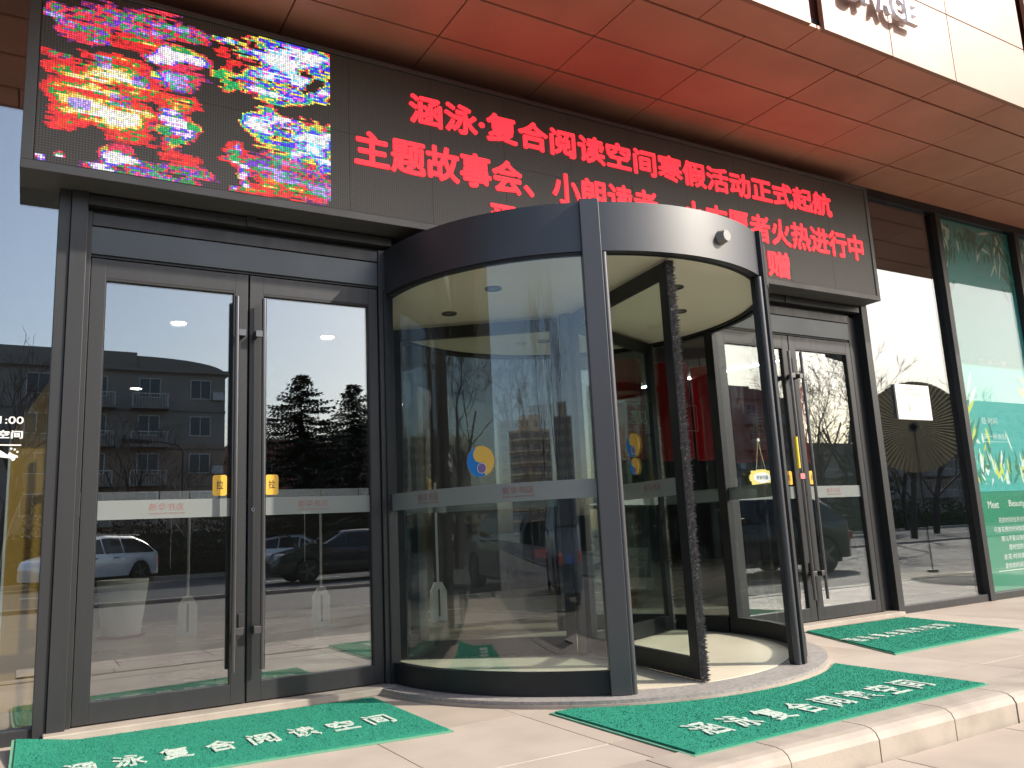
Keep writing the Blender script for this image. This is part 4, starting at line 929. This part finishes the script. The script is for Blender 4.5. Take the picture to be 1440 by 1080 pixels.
# residential houses
def house(x0, x1, y, floors, wallc, lab, gable=True, seed=1, upper=None, pent=True):
    rnd = random.Random(seed); W = x1-x0; fh = 2.82; H = floors*fh
    t = thing('apartment_house', ((x0+x1)/2, y, -0.05), lab, 'building', 'houses across the street')
    mw = mat('house_wall', wallc, 0.85, 0, 0.12, 0.6); mg = mat('house_trim', tuple(c*0.8 for c in wallc), 0.8); mwin = mat('house_window', (0.05, 0.06, 0.07), 0.15); mfr = mat('house_window_frame', (0.5, 0.5, 0.5), 0.5)
    MB().box(-W/2, W/2, -11, 0, 0, H*0.62).obj('lower_wall', mat('house_wall_lower', upper or wallc, 0.85, 0, 0.12, 0.6), t)
    MB().box(-W/2, W/2, -11, 0, H*0.62, H).obj('upper_wall', mw, t)
    for k_ in range(1, floors+1):
        MB().box(-W/2-0.05, W/2+0.05, -11.05, 0.10, k_*fh-0.12, k_*fh).obj('string_course', mg, t)
    MB().box(-W/2-0.3, W/2+0.3, -11.3, 0.35, H, H+0.28).obj('cornice', mg, t)
    MB().box(-W/2, W/2*(0.30 if gable else 1), -11, -0.3, H+0.28, H+1.5).obj('parapet', mg, t)
    if gable:
        pts = [(W*0.151, H+0.28), (W*0.5, H+0.28)] + [(W*0.151+W*0.349*math.cos(a*PI/2/8), H+0.28+1.0*math.sin(a*PI/2/8)) for a in range(1, 9)]
        MB().prism_xz(pts, -10.5, -0.4).obj('curved_gable', mg, t)
    nb_ = max(2, int(W/3.3)); bw = W/nb_
    fm = MB(); fm.box(-0.75, 0.75, 0, 0.06, -0.75, 0.75); fme = fm.mesh('window_frame', mfr)
    pm = MB(); [pm.box(a, b, 0.061, 0.07, -0.68, 0.68) for a, b in ((-0.68, -0.03), (0.03, 0.68))]; pme = pm.mesh('pane', mwin)
    bm_ = MB()
    for i in range(13): bm_.cyl((-1.2+i*0.2, 1.0, 0), (-1.2+i*0.2, 1.0, 0.95), 0.02, n=4)
    for q in range(4):
        for s_ in (-1.2, 1.2): bm_.cyl((s_, 0.2+q*0.22, 0), (s_, 0.2+q*0.22, 0.95), 0.02, n=4)
    bm_.box(-1.25, 1.25, 0.96, 1.04, 0.93, 1.0); rail = bm_.mesh('railing', mfr); slab_ = MB().box(-1.3, 1.3, 0, 1.1, -0.15, 0).mesh('balcony', mw)
    ac = MB().box(-0.4, 0.4, 0.0, 0.35, -0.3, 0.3).mesh('air_conditioner', mfr)
    for k_ in range(floors):
        for i in range(nb_):
            x = -W/2 + (i+.5)*bw; z = k_*fh+1.6
            w_ = inst('window', fme, t, (x, 0.0, z)); inst('pane', pme, w_)
            if (i % 3) == 2 or (i % 3 == 0 and nb_ > 3):
                b = inst('balcony', slab_, t, (x, 0.0, k_*fh+0.05)); inst('railing', rail, b)
            elif rnd.random() < 0.5: inst('air_conditioner', ac, t, (x+1.25, 0.0, z-0.5))
    return t
house(-5.0, 13.0, -60, 5, (0.27, 0.245, 0.22), 'grey five storey house with a curved gable mirrored in the left leaf', True, 1, (0.30, 0.22, 0.17))
house(15.5, 27, -66, 3, (0.34, 0.16, 0.12), 'low reddish house mirrored right of the conifers', True, 2)
house(59, 73.5, -58, 5, (0.30, 0.25, 0.21), 'brown house with curved gable mirrored behind the welcome sign', True, 3)
house(75, 120, -62, 3, (0.26, 0.22, 0.19), 'long low brown house mirrored behind the bare trees of the right window', False, 8)
house(-26, -7.5, -58, 4, (0.38, 0.33, 0.28), 'pale four storey house mirrored at the far left edge', False, 4)
house(30, 52, -75, 4, (0.32, 0.29, 0.26), 'broad four storey house mirrored behind the bare trees', False, 5)
house(129, 190, -70, 6, (0.30, 0.27, 0.24), 'distant long house mirrored in the right window', False, 6)
def tower(x, y, w, floors, lab, rz=0.0):
    t = thing('tower_block', (x, y, 0), lab, 'building', 'far tower blocks', rz)
    mw = mat('tower_wall', (0.50, 0.44, 0.36), 0.85); md = mat('tower_glass', (0.10, 0.11, 0.13), 0.3); H = floors*3
    MB().box(-w/2, w/2, -12, 0, 0, H).obj('wall', mw, t)
    strip = MB(); [strip.box(a, a+1.7, 0, 0.15, -0.8, 0.8) for a in [(-w/2+0.8+i*2.9) for i in range(int((w-1)/2.9))]]
    me = strip.mesh('window_band', md); ledge = MB().box(-w/2, w/2, 0, 0.6, -0.12, 0.12).mesh('balcony_band', mw)
    for k_ in range(floors): inst('window_band', me, t, (0, 0, k_*3+1.6)); inst('balcony_band', ledge, t, (0, 0, k_*3+0.3))
    MB().box(-w/4, w/4, -9, -2, H, H+4).obj('roof_house', mw, t)
tower(-172, -112, 80, 9, 'wide beige apartment block mirrored far off in the curved glass', -1.0)
tower(-215, -20, 40, 7, 'smaller far apartment block mirrored near the reddish bare tree', -1.45)
tower(-130, -160, 34, 10, 'far apartment block mirrored behind the round door post', -0.7)
tag(hedge(-60, -14, -32, -29.5, 3.2, 14, 'hedge', mat('hedge_leaves3', (0.045, 0.05, 0.018), 0.8, 0, 0.6, 1.5)), 'tall mixed hedge along the street mirrored in the curved glass', 'hedge')

# street lamp
def lamp(x, y, h, lab):
    t = thing('street_lamp', (x, y, -0.1), lab, 'street lamp', 'street lamps along the road')
    MB().cyl((0, 0, 0), (0, 0, h), 0.09, 0.05, n=12).obj('pole', m_frame, t, smooth=True)
    MB().tube([(0, 0, h), (-0.3, 0.1, h+0.3), (-1.3, 0.4, h+0.45), (-2.0, 0.6, h+0.42)], [0.05, 0.045, 0.04, 0.035], 8).obj('arm', m_frame, t)
    MB().obox((-2.5, 0.75, h+0.42), Vector((0.957, -0.29, 0)), Vector((0.29, 0.957, 0)), Vector((0, 0, 1)), 0.75, 0.2, 0.10).obj('lamp_head', m_frame_dk, t, bevel=0.04)
lamp(29.75, -16.0, 6.85, 'grey street lamp mirrored at the top of the farthest door leaf')
lamp(7.6, -44, 6.5, 'slender street lamp mirrored before the grey house in the left leaf')

# ------------------------------------------------------------------ cars
def car(label, x, y, rz, paint, kind='suv', z=-0.16, name=None):
    S = dict(
        suv=dict(L=4.5, top=[(-2.25, .62), (-2.2, .95), (-1.95, 1.12), (-1.65, 1.50), (-1.2, 1.66), (0.0, 1.70), (.55, 1.62), (1.15, 1.16), (1.55, 1.06), (2.05, .93), (2.22, .70)], belt=1.05, W=.93, wb=1.32, wr=.37),
        sedan=dict(L=4.8, top=[(-2.4, .60), (-2.35, .95), (-1.75, 1.05), (-1.15, 1.36), (-.5, 1.46), (.2, 1.44), (1.05, 1.02), (1.5, .95), (2.1, .82), (2.38, .60)], belt=.95, W=.90, wb=1.38, wr=.33),
        van=dict(L=4.7, top=[(-2.35, .70), (-2.32, 1.15), (-2.15, 1.70), (-1.8, 1.84), (-.2, 1.88), (.7, 1.78), (1.35, 1.22), (1.7, 1.10), (2.2, .95), (2.34, .70)], belt=1.12, W=.95, wb=1.36, wr=.36))[kind]
    t = thing(name or ('parked_car'), (x, y, z), label, 'car', 'cars parked along the road', rz)
    mp = mat('car_paint', paint, 0.25, 0.3, 0, 1, coat=0.8); mgl = mat('car_glass', (0.015, 0.017, 0.02), 0.06)
    top = S['top']; W = S['W']; belt = S['belt']; xs_ = []
    n = 40; xa = top[0][0]; xb = top[-1][0]
    def ztop(x):
        for (a, za), (b, zb) in zip(top[:-1], top[1:]):
            if a <= x <= b: u = (x-a)/(b-a); return za+(zb-za)*u
        return top[-1][1]
    secs = []
    for i in range(n+1):
        x_ = xa+(xb-xa)*i/n; zt = ztop(x_); e = min(1, (x_-xa)/0.5+0.55, (xb-x_)/0.6+0.5); w = W*(0.55+0.45*min(1, e))
        bl = min(belt, zt-0.03); g_ = max(0, zt-belt); wr = w*(1-0.30*min(1, g_/0.6))
        zb_ = 0.28
        for sx in (-S['wb'], S['wb']):
            d = abs(x_-sx)
            if d < S['wr']+0.05: zb_ = max(zb_, math.sqrt(max(0, (S['wr']+0.06)**2-d*d))+S['wr']-0.02)
        zb_ = min(zb_, bl-0.12)
        secs.append([(x_, w*.8, zb_-.0), (x_, w*.97, zb_+0.02), (x_, w, (zb_+bl)/2), (x_, w*.97, bl), (x_, wr*1.0, bl+(zt-bl)*.85), (x_, wr*.86, zt-0.01*0), (x_, 0, zt+0.015)])
    mb = MB(); m_ = 7
    for s_ in secs: mb.v += s_ + [(a, -b, c) for a, b, c in s_[::-1][1:]]
    m2_ = 13
    for i in range(n):
        for j in range(m2_-1): mb.f.append([i*m2_+j, (i+1)*m2_+j, (i+1)*m2_+j+1, i*m2_+j+1])
    mb.f.append(list(range(m2_))); mb.f.append([n*m2_+j for j in range(m2_)][::-1])
    mb.obj('body', mp, t, smooth=True)
    MB().box(xa+0.25, xb-0.3, -W*.75, W*.75, 0.2, 0.6).obj('underbody', m_rubber, t)
    # side windows
    for sd in (1, -1):
        groups = [(-1.9 if kind != 'sedan' else -1.3, -0.62), (-0.56, 0.18), (0.24, 1.0)]
        for a, b in groups:
            mb = MB(); pts_b = []; pts_t = []
            for q in range(7):
                x_ = a+(b-a)*q/6; zt = ztop(x_)-0.09; 
                zt = max(zt, belt+0.03); g_ = zt+0.09-belt; wt2 = W*(1-0.30*min(1, g_/0.6)); k2 = (zt-belt)/max(0.05, g_)
                yb = W*.975; yt = W*.97+(wt2-W*.97)*min(1, k2/0.85)
                pts_b.append((x_, sd*(yb+.006), belt+0.03)); pts_t.append((x_, sd*(yt+.012), zt))
            for q in range(6): mb.poly([pts_b[q], pts_b[q+1], pts_t[q+1], pts_t[q]])
            mb.obj('side_window', mgl, t)
        MB().obox((0.95, sd*(W+.10), belt+0.08), Vector((1, 0, 0)), Vector((0, 1, 0)), Vector((0, 0, 1)), .08, .10, .07).obj('side_mirror', mp, t, bevel=0.03)
        for dx in (-0.25, 0.62): MB().box(dx-.1, dx+.1, min(sd*W, sd*(W+.03)), max(sd*W, sd*(W+.03)), belt-.13, belt-.10).obj('door_handle', m_steel, t)
        for hx_, nm, mm in ((xb-0.22, 'headlight', mat('headlight', (.7, .7, .7), .1)), (xa+0.10, 'tail_light', mat('tail_light', (.35, .01, .01), .2))):
            MB().box(hx_-.12, hx_+.12, min(sd*W*.6, sd*W*.86), max(sd*W*.6, sd*W*.86), .66, .84).obj(nm, mm, t, bevel=0.03)
    # windscreens
    fx_ = [p for p in top if p[1] > belt+0.3]; a = fx_[-1]; b = [p for p in top if p[0] > a[0]][0]
    k_ = (fx_[0], [p for p in top if p[0] < fx_[0][0]][-1])
    for (p, q), nm in (((a, b), 'windscreen'), (k_, 'rear_window')):
        p2 = (p[0]+(q[0]-p[0])*.1, p[1]+(q[1]-p[1])*.1+.02); q2 = (p[0]+(q[0]-p[0])*.92, p[1]+(q[1]-p[1])*.92+.02)
        off = 0.03 if nm == 'windscreen' else -0.03
        MB().poly([]) if False else None
        mb = MB(); mb.poly([(p2[0]+off, -W*.62, p2[1]), (p2[0]+off, W*.62, p2[1]), (q2[0]+off, W*.78, q2[1]), (q2[0]+off, -W*.78, q2[1])]); mb.obj(nm, mgl, t)
    if kind != 'sedan':
        for sd in (-1, 1): MB().tube([(-1.5, sd*.62, 1.70 if kind == 'suv' else 1.88), (0.4, sd*.62, 1.74 if kind == 'suv' else 1.92)], [.02, .02], 6).obj('roof_rail', m_steel, t)
    wr = S['wr']
    for sx in (-S['wb'], S['wb']):
        for sd in (1, -1):
            w_ = MB().cyl((sx, sd*(W-.22), wr), (sx, sd*(W-.005), wr), wr, n=28).obj('wheel', m_rubber, t, bevel=0.03)
            rm = MB().cyl((sx, sd*(W-.02), wr), (sx, sd*(W+.004), wr), wr*.28, n=12)
            for q in range(5):
                a_ = 2*PI*q/5; d = Vector((math.cos(a_), 0, math.sin(a_))); rm.obox(Vector((sx, sd*(W-.006), wr))+d*wr*.42, d, Vector((0, 1, 0)), d.cross(Vector((0, 1, 0))), wr*.3, .012, .035)
            rm.arc(0, 0, 0.0001, 0.001, 0, 1, 0, 0.001, 1)
            rm.obj('rim', m_steel, w_)
    MB().box(xa-.012, xa+.03, -.25, .25, .68, .80).obj('number_plate', mat('plate', (.03, .08, .4), .5), t)
    return t
car('silver grey suv mirrored low in the left leaf of the left doors', 2.1, -27.4, PI-0.62, (0.9, 0.9, 0.9), 'suv')
car('dark sedan mirrored in the right leaf of the left doors', 8.4, -19.0, PI, (0.010, 0.025, 0.03), 'sedan')
car('pale small car mirrored just left of the dark sedan', 9.3, -26.9, 0.55, (0.70, 0.68, 0.66), 'sedan')
car('black suv with roof rails mirrored in the right doors', 13.2, -7.4, PI+0.1, (0.012, 0.012, 0.014), 'suv')
car('dark blue van mirrored in the curved glass of the round door', -3.6, -7.6, PI+0.5, (0.03, 0.05, 0.09), 'van')
car('white sedan parked farther along, mirrored behind the black suv', 22.0, -20.5, PI, (0.6, 0.6, 0.58), 'sedan')
